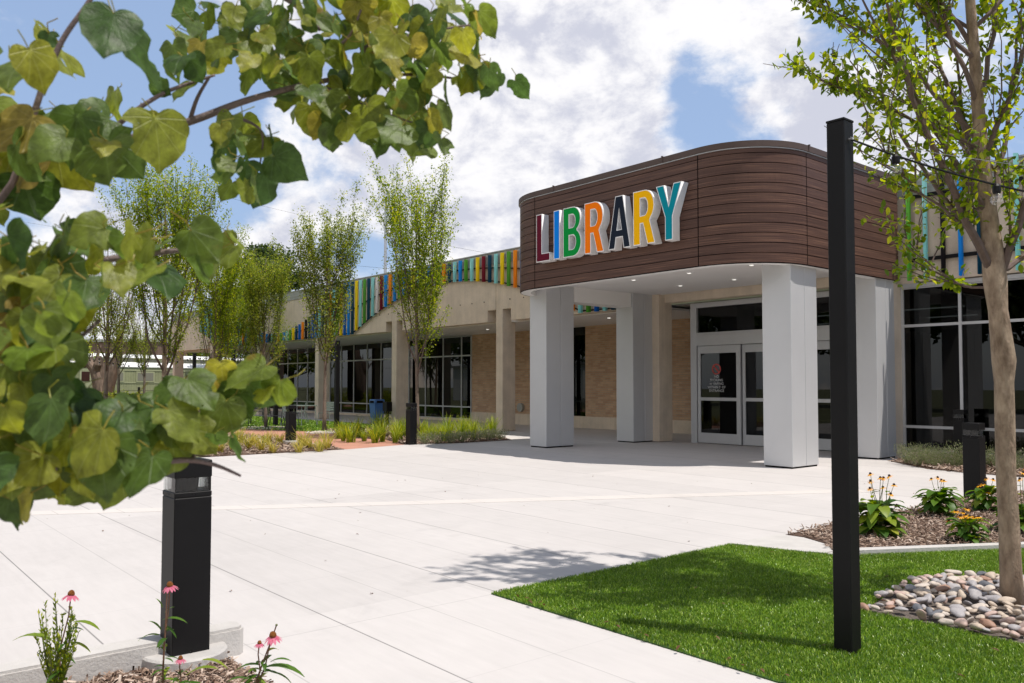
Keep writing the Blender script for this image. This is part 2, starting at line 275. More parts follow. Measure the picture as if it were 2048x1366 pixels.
M['leaf'] = leafmat('leaf_green', [(0, (.07, .13, .010)), (.4, (.15, .225, .015)), (.8, (.31, .38, .03)), (1, (.48, .48, .05))], .5, .4)
M['leaf_far'] = leafmat('leaf_dull', [(0, (.08, .12, .015)), (.45, (.16, .22, .028)), (.85, (.31, .36, .05)), (1, (.48, .46, .09))], .48, .45)
M['leaf_dark'] = leafmat('leaf_dark', [(0, (.018, .04, .008)), (.6, (.05, .085, .014)), (1, (.11, .15, .025))], .3, .5)
M['leaf_brown'] = leafmat('leaf_brown', [(0, (.10, .04, .02)), (1, (.16, .09, .04))], .2, .6)
M['redbud'] = leafmat('redbud_leaf', [(0, (.05, .10, .025)), (.35, (.095, .15, .032)), (.66, (.16, .205, .032)), (.9, (.27, .285, .04)), (.98, (.33, .29, .06)), (1, (.26, .19, .05))], .48, .42, veins=True)
M['grassy'] = leafmat('grass_clump', [(0, (.09, .16, .012)), (.6, (.24, .32, .02)), (1, (.42, .44, .05))], .35, .5)
M['grassy_y'] = leafmat('grass_clump_yellow', [(0, (.16, .18, .02)), (.6, (.42, .38, .06)), (1, (.55, .42, .12))], .3, .5)
M['sage'] = leafmat('sage', [(0, (.10, .13, .06)), (.7, (.22, .25, .11)), (1, (.30, .24, .22))], .25, .6)
M['broad'] = leafmat('broad_leaf', [(0, (.035, .10, .012)), (.6, (.10, .20, .018)), (.9, (.26, .33, .03)), (1, (.40, .38, .05))], .35, .45)
M['stem'] = mat('stem', (.12, .14, .04), .6); M['stem_red'] = mat('stem_red', (.20, .10, .06), .6)
M['pink'] = leafmat('pink_petal', [(0, (.55, .12, .22)), (1, (.72, .30, .36))], .35, .5)
M['cone'] = mat('flower_cone', (.34, .075, .012), .8, bump=1, bscale=500, col2=(.5, .2, .02), vscale=300)
M['petal'] = leafmat('yellow_petal', [(0, (.80, .34, .005)), (1, (.90, .50, .02))], .3, .5)
M['eye'] = mat('flower_eye', (.035, .014, .008), .8)
M['stones'] = [mat('stone_'+n, c, .6, var=.18, vscale=14, bump=.1, bscale=60, col2=c2) for n, c, c2 in (
    ('grey', (.33, .31, .32), (.45, .42, .42)), ('tan', (.50, .39, .30), (.6, .5, .4)), ('pink', (.50, .34, .29), (.58, .44, .38)), ('cream', (.55, .47, .40), (.64, .56, .49)), ('dark', (.11, .12, .135), (.16, .16, .18)), ('rust', (.33, .17, .11), (.4, .25, .18)))]

# ------------------------------------------------------------------ mesh builder
col = S.collection
class MB:
    def __init__(s): s.v = []; s.f = []; s.uv = {}
    def quad(s, a, b, c, d, uv=None):
        i = len(s.v); s.v += [tuple(a), tuple(b), tuple(c), tuple(d)]; s.f.append((i, i+1, i+2, i+3))
        if uv: s.uv[len(s.f)-1] = uv
    def tri(s, a, b, c):
        i = len(s.v); s.v += [tuple(a), tuple(b), tuple(c)]; s.f.append((i, i+1, i+2))
    def poly(s, pts):
        i = len(s.v); s.v += [tuple(p) for p in pts]; s.f.append(tuple(range(i, i+len(pts))))
    def box(s, x0, x1, y0, y1, z0, z1, bev=0):
        i = len(s.v)
        if bev:
            b = bev
            P = []
            for z, e in ((z0, b), (z0+b, 0), (z1-b, 0), (z1, b)):
                P.append([(x0+b+e*.0+(0 if e == 0 else 0), y0+e, z)])
            prof = lambda z, e: [(x0+b+e, y0+e, z), (x1-b-e, y0+e, z), (x1-e, y0+b+e, z), (x1-e, y1-b-e, z), (x1-b-e, y1-e, z), (x0+b+e, y1-e, z), (x0+e, y1-b-e, z), (x0+e, y0+b+e, z)]
            rings = [prof(z0, b*.7), prof(z0+b, 0), prof(z1-b, 0), prof(z1, b*.7)]
            for r in rings: s.v += r
            s.f.append(tuple(range(i+7, i-1, -1)))
            for k in range(3):
                for j in range(8): s.f.append((i+k*8+j, i+k*8+(j+1) % 8, i+(k+1)*8+(j+1) % 8, i+(k+1)*8+j))
            s.f.append(tuple(range(i+24, i+32))); return
        s.v += [(x0, y0, z0), (x1, y0, z0), (x1, y1, z0), (x0, y1, z0), (x0, y0, z1), (x1, y0, z1), (x1, y1, z1), (x0, y1, z1)]
        s.f += [(i+3, i+2, i+1, i), (i+4, i+5, i+6, i+7), (i, i+1, i+5, i+4), (i+1, i+2, i+6, i+5), (i+2, i+3, i+7, i+6), (i+3, i, i+4, i+7)]
    def obox(s, c, ax, ay, az):   # oriented box: centre + half axes
        i = len(s.v); c = Vector(c)
        for sx, sy, sz in ((-1, -1, -1), (1, -1, -1), (1, 1, -1), (-1, 1, -1), (-1, -1, 1), (1, -1, 1), (1, 1, 1), (-1, 1, 1)): s.v.append(tuple(c+Vector(ax)*sx+Vector(ay)*sy+Vector(az)*sz))
        s.f += [(i+3, i+2, i+1, i), (i+4, i+5, i+6, i+7), (i, i+1, i+5, i+4), (i+1, i+2, i+6, i+5), (i+2, i+3, i+7, i+6), (i+3, i, i+4, i+7)]
    def prism(s, pts, z0, z1, cap=True):
        i = len(s.v); n = len(pts); s.v += [(p[0], p[1], z0) for p in pts] + [(p[0], p[1], z1) for p in pts]
        for j in range(n): s.f.append((i+j, i+(j+1) % n, i+n+(j+1) % n, i+n+j))
        if cap: s.f.append(tuple(range(i+n-1, i-1, -1))); s.f.append(tuple(range(i+n, i+2*n)))
    def tube(s, pts, rad, n=6, cap=True):
        pts = [Vector(p) for p in pts]; m = len(pts)
        if not hasattr(rad, '__len__'): rad = [rad]*m
        i = len(s.v); up = Vector((0, 0, 1)); prev = None
        for k in range(m):
            d = (pts[min(k+1, m-1)]-pts[max(k-1, 0)])
            if d.length < 1e-9: d = Vector((0, 0, 1))
            d.normalize()
            if prev is None: a = d.orthogonal().normalized()
            else: a = (prev - d*prev.dot(d)); a = a.normalized() if a.length > 1e-6 else d.orthogonal().normalized()
            prev = a; b = d.cross(a)
            for j in range(n):
                t = 2*math.pi*j/n; s.v.append(tuple(pts[k]+(a*math.cos(t)+b*math.sin(t))*rad[k]))
        for k in range(m-1):
            for j in range(n): s.f.append((i+k*n+j, i+k*n+(j+1) % n, i+(k+1)*n+(j+1) % n, i+(k+1)*n+j))
        if cap: s.f.append(tuple(range(i+n-1, i-1, -1))); s.f.append(tuple(range(i+(m-1)*n, i+m*n)))
    def lathe(s, c, prof, n=12):
        i = len(s.v); m = len(prof); c = Vector(c)
        for r, z in prof:
            for j in range(n): t = 2*math.pi*j/n; s.v.append((c.x+r*math.cos(t), c.y+r*math.sin(t), c.z+z))
        for k in range(m-1):
            for j in range(n): s.f.append((i+k*n+j, i+k*n+(j+1) % n, i+(k+1)*n+(j+1) % n, i+(k+1)*n+j))
        s.f.append(tuple(range(i+n-1, i-1, -1))); s.f.append(tuple(range(i+(m-1)*n, i+m*n)))
    def build(s, name, m, parent=None, smooth=False):
        me = bpy.data.meshes.new(name); me.from_pydata(s.v, [], s.f); me.materials.append(m)
        if s.uv:
            ul = me.uv_layers.new(name='UVMap')
            for fi, uv in s.uv.items():
                p = me.polygons[fi]
                for k, li in enumerate(p.loop_indices): ul.data[li].uv = uv[k]
        if smooth: me.shade_smooth()
        me.update(); o = bpy.data.objects.new(name, me); col.objects.link(o)
        if parent is not None: o.parent = parent
        return o
def npmesh(name, V, Fc, m, parent=None, uv=None, smooth=False):
    me = bpy.data.meshes.new(name); V = np.asarray(V, np.float32); Fc = np.asarray(Fc, np.int32); nf, k = Fc.shape
    me.vertices.add(len(V)); me.vertices.foreach_set('co', V.ravel()); me.loops.add(nf*k); me.loops.foreach_set('vertex_index', Fc.ravel())
    me.polygons.add(nf); me.polygons.foreach_set('loop_start', np.arange(0, nf*k, k, dtype=np.int32))
    if uv is not None:
        ul = me.uv_layers.new(name='UVMap'); ul.data.foreach_set('uv', np.asarray(uv, np.float32)[Fc.ravel()].ravel())
    me.materials.append(m); me.update(calc_edges=True)
    if smooth: me.shade_smooth()
    o = bpy.data.objects.new(name, me); col.objects.link(o)
    if parent is not None: o.parent = parent
    return o
def tag(o, label=None, cat=None, group=None, kind=None):
    if label: o['label'] = label
    if cat: o['category'] = cat
    if group: o['group'] = group
    if kind: o['kind'] = kind
    return o
def thing(name, label, cat, loc=(0, 0, 0), rz=0, group=None):
    o = bpy.data.objects.new(name, None); col.objects.link(o); o.location = loc; o.rotation_euler = (0, 0, rz); o.empty_display_size = .1
    return tag(o, label, cat, group)
def struct(o): o['kind'] = 'structure'; return o
def dup(root, loc, rz=0., label=None, sc=1.):
    kids = {}
    for o in root.children_recursive: kids.setdefault(o.parent, []).append(o)
    def cp(o, par):
        c = o.copy(); col.objects.link(c)
        if par is not None: c.parent = par
        for ch in kids.get(o, []): cp(ch, c)
        return c
    r = cp(root, None); r.location = loc; r.rotation_euler = (0, 0, rz); r.scale = (sc,)*3
    if label: r['label'] = label
    return r
rng = np.random.default_rng(7)
# leaf templates: x across, y along (+ to tip), z up
def T_leaf(asp=.5, cup=.12, fold=.18, n=4):
    V = []; Fc = []
    ys = [0, .22, .5, .78, 1.0]; ws = [0, .75, 1.0, .6, 0]
    V.append((0, 0, 0))
    for y, w in zip(ys[1:4], ws[1:4]): V += [(-w*asp/2, y, fold*w*asp/2-cup*y*y), (0, y, -cup*y*y), (w*asp/2, y, fold*w*asp/2-cup*y*y)]
    V.append((0, 1, -cup))
    Fc = [(0, 2, 1), (0, 3, 2), (1, 2, 5), (1, 5, 4), (2, 3, 6), (2, 6, 5), (4, 5, 8), (4, 8, 7), (5, 6, 9), (5, 9, 8), (7, 8, 10), (8, 9, 10)]
    return np.array(V, float), np.array(Fc)
def T_simple(asp=.55, fold=.2):
    V = [(0, 0, 0), (-asp/2, .45, fold*asp/2), (0, 1, -.05), (asp/2, .45, fold*asp/2)]
    return np.array(V, float), np.array([(0, 2, 1), (0, 3, 2)])
def T_heart(k=0):
    r = random.Random(k+50); out = [(0, 0), (.08, .10), (.22, .17), (.38, .15), (.51, .03), (.57, -.15), (.55, -.35), (.45, -.56), (.29, -.75), (.12, -.88), (0, -1.0)]
    mids = [0, -.05, -.11, -.2, -.31, -.43, -.55, -.67, -.78, -.89, -1.0]; V = []; uv = []; Fc = []
    def _cr(P, m=2):
        o = []
        for i in range(len(P)-1):
            p0, p1, p2, p3 = P[max(i-1, 0)], P[i], P[i+1], P[min(i+2, len(P)-1)]
            for q in range(m):
                u = q/m; o.append(tuple(.5*((2*p1[c])+(-p0[c]+p2[c])*u+(2*p0[c]-5*p1[c]+4*p2[c]-p3[c])*u*u+(-p0[c]+3*p1[c]-3*p2[c]+p3[c])*u**3) for c in range(2)))
        return o+[P[-1]]
    out = _cr(out); mids = [a[0] for a in _cr([(m_, 0) for m_ in mids])]
    fold, curl, ph, am, asy = r.uniform(.0, .26), r.uniform(-.05, .55), r.uniform(0, 6), r.uniform(.02, .06), r.uniform(-.08, .08)
    ph0 = r.uniform(1, 3)
    for q, my in enumerate(mids):
        for side in (-1, 1):
            sc_ = 1+.03*math.sin(q*2.1+ph0*side)+r.uniform(-.015, .015)
            if k % 3 == 1 and side == 1 and q in (10, 11, 12): sc_ *= .74
            if k % 4 == 2 and side == -1 and q in (13, 14): sc_ *= .6
            rowp = []
            for t in (1, .66, .33):
                ox, oy = out[q]; x = ox*t*sc_; y = my+(oy-my)*t; z = fold*x**.85*(1 if t < 1 else .8)-curl*(max(0, -y-.25))**2 - .12*x*x+am*math.sin(8*y+5*x+ph*side)*t+asy*side*x
                rowp.append((side*x, y, z))
            if side == -1: L_ = rowp
            else: R_ = rowp[::-1]
        row = L_+[(0, my, -curl*(max(0, -my-.25))**2)]+R_
        V += row; uv += [(a[0], a[1]) for a in row]
    for q in range(len(mids)-1):
        for c in range(6):
            a = q*7+c; Fc.append((a, a+1, a+8, a+7))
    V = np.array(V, float); V[:, 1] *= -1; return V, np.array(Fc), np.array(uv)
def place(T, P, D, Nn, Sz, wid=None):
    """instances of template: origin P, direction D (template +y), approx normal Nn, size Sz"""
    V, Fc = T[0], T[1]; n = len(P); D = D/np.linalg.norm(D, axis=1, keepdims=True)
    X = np.cross(D, Nn); l = np.linalg.norm(X, axis=1, keepdims=True); X = X/np.maximum(l, 1e-6); Z = np.cross(X, D)
    w = 1. if wid is None else wid[:, None, None]
    O = P[:, None, :] + Sz[:, None, None]*(V[None, :, 0:1]*X[:, None, :]*w + V[None, :, 1:2]*D[:, None, :] + V[None, :, 2:3]*Z[:, None, :])
    FF = (Fc[None]+(np.arange(n)*len(V))[:, None, None]).reshape(-1, Fc.shape[1])
    return O.reshape(-1, 3), FF
def rnd_dirs(n, r=rng):
    v = r.normal(size=(n, 3)); return v/np.linalg.norm(v, axis=1, keepdims=True)

# ------------------------------------------------------------------ ground
g_ = MB(); g_.quad((-600, -300, -.03), (300, -300, -.03), (300, 600, -.03), (-600, 600, -.03)); struct(g_.build('ground', M['ground']))
g_ = MB(); g_.prism([(-17.3, -14), (9, -14), (9, 20.28), (-20.1, 20.28), (-20.1, 15.6), (-17.15, 14.35), (-17.5, 11.3), (-17.0, 9.3), (-16.9, 6.3)], -.12, 0); struct(g_.build('plaza', M['plaza']))
# light diagonal band
a = np.array([-10.9, 1.35]); b = np.array([-5.6, 11.1]); d = (b-a)/np.linalg.norm(b-a); nrm = np.array([-d[1], d[0]])*.30
g_ = MB(); g_.prism([tuple(a), tuple(b), tuple(b+nrm), tuple(a+nrm)][::1], .0, .004); struct(g_.build('paving_band', M['band']))
g_ = MB(); g_.prism([(-49.8, 15.9), (-20.1, 15.9), (-20.1, 20.28), (-49.8, 20.28)], -.12, .0); struct(g_.build('arcade_walk', M['walk']))
g_ = MB(); rp = [(-16.95, 9.3), (-17.4, 11.2), (-20, 12.0), (-23.0, 12.2), (-25.5, 11.6), (-30, 9.5), (-38, 7.0), (-40, 4), (-31, 6.5), (-25.5, 8.9), (-23.4, 9.8), (-20.5, 9.6)]
g_.prism(rp, -.1, .004); struct(g_.build('red_path', M['redpath']))
g_ = MB(); g_.prism([(-80, 6), (-40, 4), (-38, 7), (-30, 9.5), (-25.5, 11.6), (-23, 12.2), (-20.5, 14.3), (-20.6, 15.9), (-49.8, 15.9), (-56, 16), (-80, 22)], -.05, .006); tag(g_.build('courtyard_turf_base', M['turf_base']), kind='structure')
g_ = MB(); g_.prism([(-20.1, 14.7), (-17.0, 14.3), (-17.2, 14.9), (-20.1, 15.95)], -.1, .002); struct(g_.build('walk_apron', M['band']))

TX0, TY0 = -4.56, 3.64
stone_poly = [tuple(G(x, y)[:2]) for x, y in ((1728, 1224), (1760, 1203), (1792, 1184), (1850, 1166), (1900, 1158), (1960, 1158), (2010, 1158))]+[(-1.2, 6.9), (-.9, 5.6), (-1.45, 5.15)]+[tuple(G(x, y)[:2]) for x, y in ((2048, 1293), (1980, 1278), (1880, 1255), (1800, 1240))]
turf_poly = [(TX0, TY0), (2.5, TY0), (2.5, 10.5), (-1.4, 10.5), (-2.9, 8.02), (-3.62, 6.76), (-3.95, 6.6), (-4.3, 6.5), (TX0, 6.42)]
def inpoly(x, y, P):
    r = np.zeros(len(x), bool); n = len(P)
    for i in range(n):
        x0, y0 = P[i]; x1, y1 = P[(i+1) % n]
        c = ((y0 > y) != (y1 > y)) & (x < (x1-x0)*(y-y0)/((y1-y0) if y1 != y0 else 1e-9)+x0); r ^= c
    return r
g_ = MB(); g_.prism(turf_poly, -.05, .008); struct(g_.build('turf_base', M['turf_base']))
def blades(name, P, n, h, w, m, seed, z=.008, lim=None):
    r = np.random.default_rng(seed); xs = [p[0] for p in P]; ys = [p[1] for p in P]
    if lim: x0, x1, y0, y1 = lim
    else: x0, x1, y0, y1 = min(xs), max(xs), min(ys), max(ys)
    x = r.uniform(x0, x1, n); y = r.uniform(y0, y1, n); k = inpoly(x, y, P) & ~inpoly(x, y, stone_poly); x = x[k]; y = y[k]; n = len(x)
    th = r.uniform(0, 2*math.pi, n); hh = h*r.uniform(.6, 1.15, n); ln = r.normal(0, .45, (n, 2))
    B = np.stack([x, y, np.full(n, z)], 1); s = np.stack([np.cos(th), np.sin(th), np.zeros(n)], 1)*w[0]*r.uniform(.7, 1.3, n)[:, None]/2
    mid = B + np.stack([ln[:, 0]*hh*.35, ln[:, 1]*hh*.35, hh*.6], 1); tip = B + np.stack([ln[:, 0]*hh, ln[:, 1]*hh, hh*.95], 1)
    V = np.stack([B-s, B+s, mid+s*.8, mid-s*.8, tip], 1).reshape(-1, 3); i = np.arange(n)*5
    Fc = np.concatenate([np.stack([i, i+1, i+2], 1), np.stack([i, i+2, i+3], 1), np.stack([i+3, i+2, i+4], 1)])
    return npmesh(name, V, Fc, m)
tag(blades('turf_grass', turf_poly, 520000, .022, (.0034,), M['turf'], 3, lim=(TX0, -.3, TY0, 9.2)), 'bright green artificial turf lawn at the right foreground', 'turf', kind='stuff')
ct_poly = [(-50, 5), (-38, 7), (-30, 9.5), (-25.5, 11.6), (-23, 12.2), (-20.9, 14.2), (-20.9, 15.8), (-50, 15.8)]
tag(blades('courtyard_grass', ct_poly, 150000, .05, (.02,), M['turf'], 5), 'green turf lawn of the courtyard under the young trees', 'turf', kind='stuff')

# mulch beds
def chips(name, P, n, L, m, seed, z=.02, zvar=.03):
    r = np.random.default_rng(seed); xs = [p[0] for p in P]; ys = [p[1] for p in P]
    x = r.uniform(min(xs), max(xs), n); y = r.uniform(min(ys), max(ys), n); k = inpoly(x, y, P); x = x[k]; y = y[k]; n = len(x)
    D = rnd_dirs(n, r); D[:, 2] *= .35; Nn = np.tile([0, 0, 1.], (n, 1))+r.normal(0, .35, (n, 3)); sz = L*r.uniform(.4, 1.4, n)
    bx = np.array([(-.5, 0, -.5), (.5, 0, -.5), (.5, 1, -.5), (-.5, 1, -.5), (-.4, .05, .5), (.4, .02, .5), (.45, .95, .5), (-.35, .98, .5)], float); bx[:, 0] *= .26; bx[:, 2] *= .06
    Fc = np.array([(4, 5, 6, 7), (0, 1, 5, 4), (1, 2, 6, 5), (2, 3, 7, 6), (3, 0, 4, 7)])
    V, FF = place((bx, Fc), np.stack([x, y, z+r.uniform(0, zvar, n)], 1), D, Nn, sz); return npmesh(name, V, FF, m)
mb_poly = [(-4.5, 7.22), (-4.54, 8.25), (-4.47, 9.9), (-4.43, 11.2), (-4.2, 12.7), (-3.6, 13.9), (1.2, 13.9), (1.2, 10.6), (-1.4, 10.6), (-2.98, 8.12), (-3.72, 6.88), (-3.86, 6.85), (-4.02, 7.12), (-4.3, 7.28)]
g_ = MB(); g_.prism(mb_poly, -.05, .012); struct(g_.build('mulch_bed_soil', M['mulch_base']))
tag(chips('wood_mulch', mb_poly, 60000, .038, M['mulch'], 11), 'brown wood chip mulch in the bed beyond the lawn on the right', 'mulch', kind='stuff')
g_ = MB(); g_.prism([(-3.62, 6.76), (-2.9, 8.02), (-1.4, 10.5), (-1.48, 10.56), (-2.98, 8.09), (-3.7, 6.84)][::1], -.05, .05); struct(g_.build('edging_strip', M['kerb']))
g_ = MB(); g_.prism([(-4.56, 6.46), (-3.95, 6.62), (-3.80, 6.72), (-3.80, 6.85), (-3.98, 7.08), (-4.3, 7.23), (-4.56, 7.22)], -.05, .013); struct(g_.build('kerb_nose', M['kerb']))
# planter at lower left
KX = float(G(466, 1240, .15)[0]); KY = float(G(480, 1245, .15)[1])
g_ = MB(); x0 = KX; 
pk = [(x0, -3), (x0+.15, -3), (x0+.15, KY-.03), (x0+.12, KY), (x0+.03, KY), (x0, KY-.03)]
g_.prism(pk, -.02, .135); i0 = len(g_.v)
g_.prism([(x0+.008, -3), (x0+.142, -3), (x0+.142, KY-.035), (x0+.115, KY-.01), (x0+.035, KY-.01), (x0+.008, KY-.035)], .135, .15); struct(g_.build('planter_kerb', M['kerb']))
pl_poly = [(x0+.15, -2.5), (-1.0, -2.5), (-1.0, KY-.14), (x0+.15, KY-.14)]
g_ = MB(); g_.prism(pl_poly, -.05, .015); struct(g_.build('planter_soil', M['mulch_base']))
tag(chips('planter_mulch', [(x0+.16, -.4), (-2.2, -.4), (-2.2, KY-.14), (x0+.16, KY-.14)], 52000, .034, M['mulch'], 12), 'brown wood chip mulch in the planter at the lower left', 'mulch', kind='stuff')
g_ = MB(); g_.box(x0+.15, -1.0, KY-.14, KY-.13, -.02, .035); struct(g_.build('planter_edging', M['metal']))
# courtyard beds
bedA = [(-17.2, 11.2), (-17.15, 14.3), (-20.6, 14.25), (-23.6, 12.9), (-22.8, 12.25), (-20, 12.05)]
bedA = [(-17.45, 11.15), (-17.0, 12.6), (-17.05, 14.3), (-20.2, 15.5), (-24.4, 15.2), (-24.6, 12.6), (-22.6, 12.2), (-20, 12.0)]
bedB = [(-16.95, 9.25), (-20.5, 9.55), (-23.4, 9.75), (-25.5, 8.85), (-28, 7.8), (-27, 5.6), (-16.9, 6.2)]
bedC = [(-7.6, 15.9), (-6.5, 14.95), (-5.8, 14.78), (1, 14.9), (1, 17.2), (-7.6, 17.2)]
bedD = [(-44, 6.5), (-52, 9), (-60, 15), (-66, 15), (-60, 5)]
for i, (P, n, ttl) in enumerate(((bedA, 9000, 'wood chip mulch in the bed of tall green grasses by the arcade'), (bedB, 9000, 'wood chip mulch in the bed of yellowing grasses beside the red path'), (bedC, 9000, 'wood chip mulch under the right-hand windows'))):
    g_ = MB(); g_.prism(P, -.05, .012); struct(g_.build('bed_soil', M['mulch_base']))
    tag(chips('bed_mulch', P, n, .09, M['mulch'], 20+i), ttl, 'mulch', kind='stuff')

# ------------------------------------------------------------------ library building
B = thing('library_building', 'low tan concrete and brick library with long glass arcade and metal parapet', 'building')
YF, YW, YR = 16.75, 20.3, 17.25
colX = [-20.605-6.31*k for k in range(6)]          # arcade columns
cw, cdp = .165, .55
fa = MB(); zt = 5.38
edges = [-13.4] + [x for c in colX for x in (c+cw+.008, c-cw-.008)] + [-52.6]
cols_all = colX
xr = -14.0
seg = [(-14.3, colX[0]+cw+.008)] + [(colX[k]-cw-.008, colX[k+1]+cw+.008) for k in range(len(colX)-1)] + [(colX[-1]-cw-.008, -52.6)]
for (xa, xb) in seg:
    fa.box(xb+(.42 if xb > -52 else 0), xa-(.42 if xa < -15 else 0), YF, YF+.38, 3.52, 3.9)
    fa.box(xb, xa, YF, YF+.38, 3.9, zt)
fa.build('fascia', M['precast'], B)
xx = -19.4
while xx > -51:
    if min(abs(xx-c) for c in colX) > .25: th = MB(); th.obox((xx, YF+.012, 4.19), (.018, 0, 0), (0, .02, 0), (0, 0, .018)); th.build('tie_hole', M['dark'], B)
    xx -= .66
for c in colX + [-14.2+.0]:
    cb = MB(); hi = zt if c < -15 else 3.85
    cb.box(c-cw, c+cw, YF+.004, YF+cdp, .01, hi, .012); cb.build('column', M['precast'], B)
pm = MB()
for k_, (z0, z1) in enumerate(((5.38, 5.50), (5.503, 5.62), (5.623, 5.74))):
    pm.box(-52.6, -14.3, YF-.03-.005*k_, YF+.4, z0, z1)
pm.box(-52.65, -14.3, YF-.07, YF+.42, 5.743, 5.78)
for k_, (z0, z1) in enumerate(((5.38, 5.50), (5.503, 5.62), (5.623, 5.74))): pm.box(-14.3+.002, 9, YR-.03-.005*k_, YR+.4, z0, z1)
pm.box(-14.3+.002, 9, YR-.07, YR+.42, 5.743, 5.78); pm.build('parapet', M['parapet'], B)
# arcade ceiling
cm = MB(); cm.box(-49.9, -14.3, YF+.38, YW+.3, 3.50, 3.56); cm.box(-52.6, -49.9, YF+.38, YW+6, 3.50, 3.56); cm.build('arcade_ceiling', M['soffit'], B)
for (lx, ly) in ((-23.5, 18.57), (-17.16, 18.2), (-29.8, 18.5), (-36.2, 18.5), (-42.6, 18.5)):
    lm = MB(); lm.lathe((lx, ly, 3.485), [(.075, 0), (.085, .012)], 16); lo = lm.build('ceiling_light', M['white'], B)
    lm = MB(); lm.lathe((lx, ly, 3.480), [(.05, 0), (.05, .004)], 12); lm.build('lens', emat('lamp_lens', (1, .97, .9), 1.5), lo)
# brick wall with base
def uvquad(mb, x0, x1, y, z0, z1, off=0):
    mb.quad((x0, y, z0), (x1, y, z0), (x1, y, z1), (x0, y, z1), [(x0+off, z0), (x1+off, z0), (x1+off, z1), (x0+off, z1)])
for xa, xb in ((-26.70, -21.0), (-20.26, -13.42)):
    bm_ = MB(); uvquad(bm_, xa, xb, YW, .4, 3.5); bm_.quad((xb, YW, .4), (xb, YW+.3, .4), (xb, YW+.3, 3.5), (xb, YW, 3.5), [(0, 0), (.3, 0), (.3, 3.1), (0, 3.1)])
    bm_.quad((xa, YW+.3, .4), (xa, YW, .4), (xa, YW, 3.5), (xa, YW+.3, 3.5), [(0, 0), (.3, 0), (.3, 3.1), (0, 3.1)]); bm_.build('brick_wall', M['brick'], B)
pb = MB(); pb.box(-26.70, -13.42, YW-.02, YW+.3, -.02, .4); pb.build('wall_base', M['precast'], B)
vw = MB(); vw.box(-20.98, -20.92, YW+.1, YW+.16, .4, 3.5); vw.box(-20.34, -20.28, YW+.1, YW+.16, .4, 3.5); wv = vw.build('window', M['dark'], B)
vp = MB(); vp.box(-20.92, -20.34, YW+.12, YW+.13, .4, 3.5); vp.build('pane', M['glass'], wv)
vt = MB(); vt.tube([(-23.63, YW+.02, .64), (-23.63, YW-.10, .64)], [.17, .16], 24); vt.build('wall_vent', M['parapet'], B)
# glazed arcade bays
mull = [-26.73, -27.38, -28.68, -30.0, -31.3, -32.5, -33.7, -34.98, -36.27, -37.53, -38.75, -40.0, -41.26, -42.5, -43.7, -45.0, -46.25, -47.5, -48.7, -49.86]
def glazing(xs, y, zs, fw_, name='window', depth=.07):
    f = MB(); h = fw_/2
    for x in xs: f.box(x-h, x+h, y-depth/2, y+depth/2, zs[0], zs[-1])
    for z in zs:
        for a_, b_ in zip(sorted(xs)[:-1], sorted(xs)[1:]): f.box(a_+h, b_-h, y-depth/2+.003, y+depth/2-.003, max(zs[0], z-h), min(zs[-1], z+h))
    o = f.build(name, M['alu'], B); p = MB()
    for a_, b_ in zip(sorted(xs)[:-1], sorted(xs)[1:]):
        for z0, z1 in zip(zs[:-1], zs[1:]): p.box(a_+h, b_-h, y-.004, y+.004, z0+h*.9, z1-h*.9)
    p.build('pane', M['glass'], o); return o
for a_, b_ in ((0, 5), (5, 10), (10, 15), (15, 19)):
    xs = mull[a_:b_+1]; xs = [x-(.03 if i == 0 and a_ else 0) for i, x in enumerate(xs)]; xs[-1] += .03 if b_ < 19 else 0
    glazing(xs, YW, [.10, .59, 2.68, 3.48], .055)
sb = MB(); sb.box(-49.9, -26.72, YW-.06, YW+.1, -.02, .098); sb.build('window_sill', M['precast'], B)
# right-hand window wall and fascia
rx = [-7.96, -6.83, -5.63, -4.43, -3.23, -2.03, -.83, .37, 1.57, 2.77]
glazing(rx[:4], YR+.05, [.14, .62, 2.69, 3.48], .055); glazing([rx[3]+.06]+rx[4:], YR+.05, [.14, .62, 2.69, 3.48], .055)
sb = MB(); sb.box(-8.0, 9, YR-.02, YR+.12, .0, .138); sb.build('window_sill', M['alu'], B)
hd = MB(); hd.box(-8.0, 9, YR-.01, YR+.1, 3.482, 3.56); hd.build('window_head', M['alu'], B)
rf = MB(); rf.box(-7.62, 9, YR-.08, YR+.4, 3.58, 5.378); rf.box(-8.05, -7.622, YR, YR+.4, 3.562, 5.378); rf.build('fascia', M['precast_r'], B)
rb = MB()
for z in (5.28, 3.98): rb.box(-7.8, 9, YR-.17, YR-.10, z, z+.07)
rb.build('fin_rail', M['black'], B)
jb = MB(); jb.box(-8.08, -7.99, YR-.35, YR+.05, 0, 3.56); jb.build('jamb', M['precast'], B)
# entrance wall
YD = 17.3
eb = MB(); eb.box(-14.1, -8.1, 17.0, 17.28, 3.62, 4.6); eb.build('entrance_beam', M['precast'], B)
ef = MB()
ef.box(-13.37, -13.18, YD-.09, YD+.06, 0, 3.56); ef.box(-8.17, -8.085, YD-.09, YD+.06, 0, 3.56)
ef.box(-13.18, -8.17, YD-.085, YD+.06, 3.44, 3.56); ef.box(-13.18, -8.17, YD-.10, YD+.06, 2.47, 2.74)
ef.box(-13.18, -8.17, YD-.085, YD+.06, 2.743, 2.80)
ef.box(-10.70, -10.64, YD-.06, YD+.05, 2.80, 3.44)
eo = ef.build('entrance_frame', M['alu'], B)
ep = MB(); ep.box(-13.18, -10.70, YD-.02, YD-.012, 2.80, 3.44); ep.box(-10.64, -8.17, YD-.02, YD-.012, 2.80, 3.44); ep.build('transom_pane', M['glass'], eo)
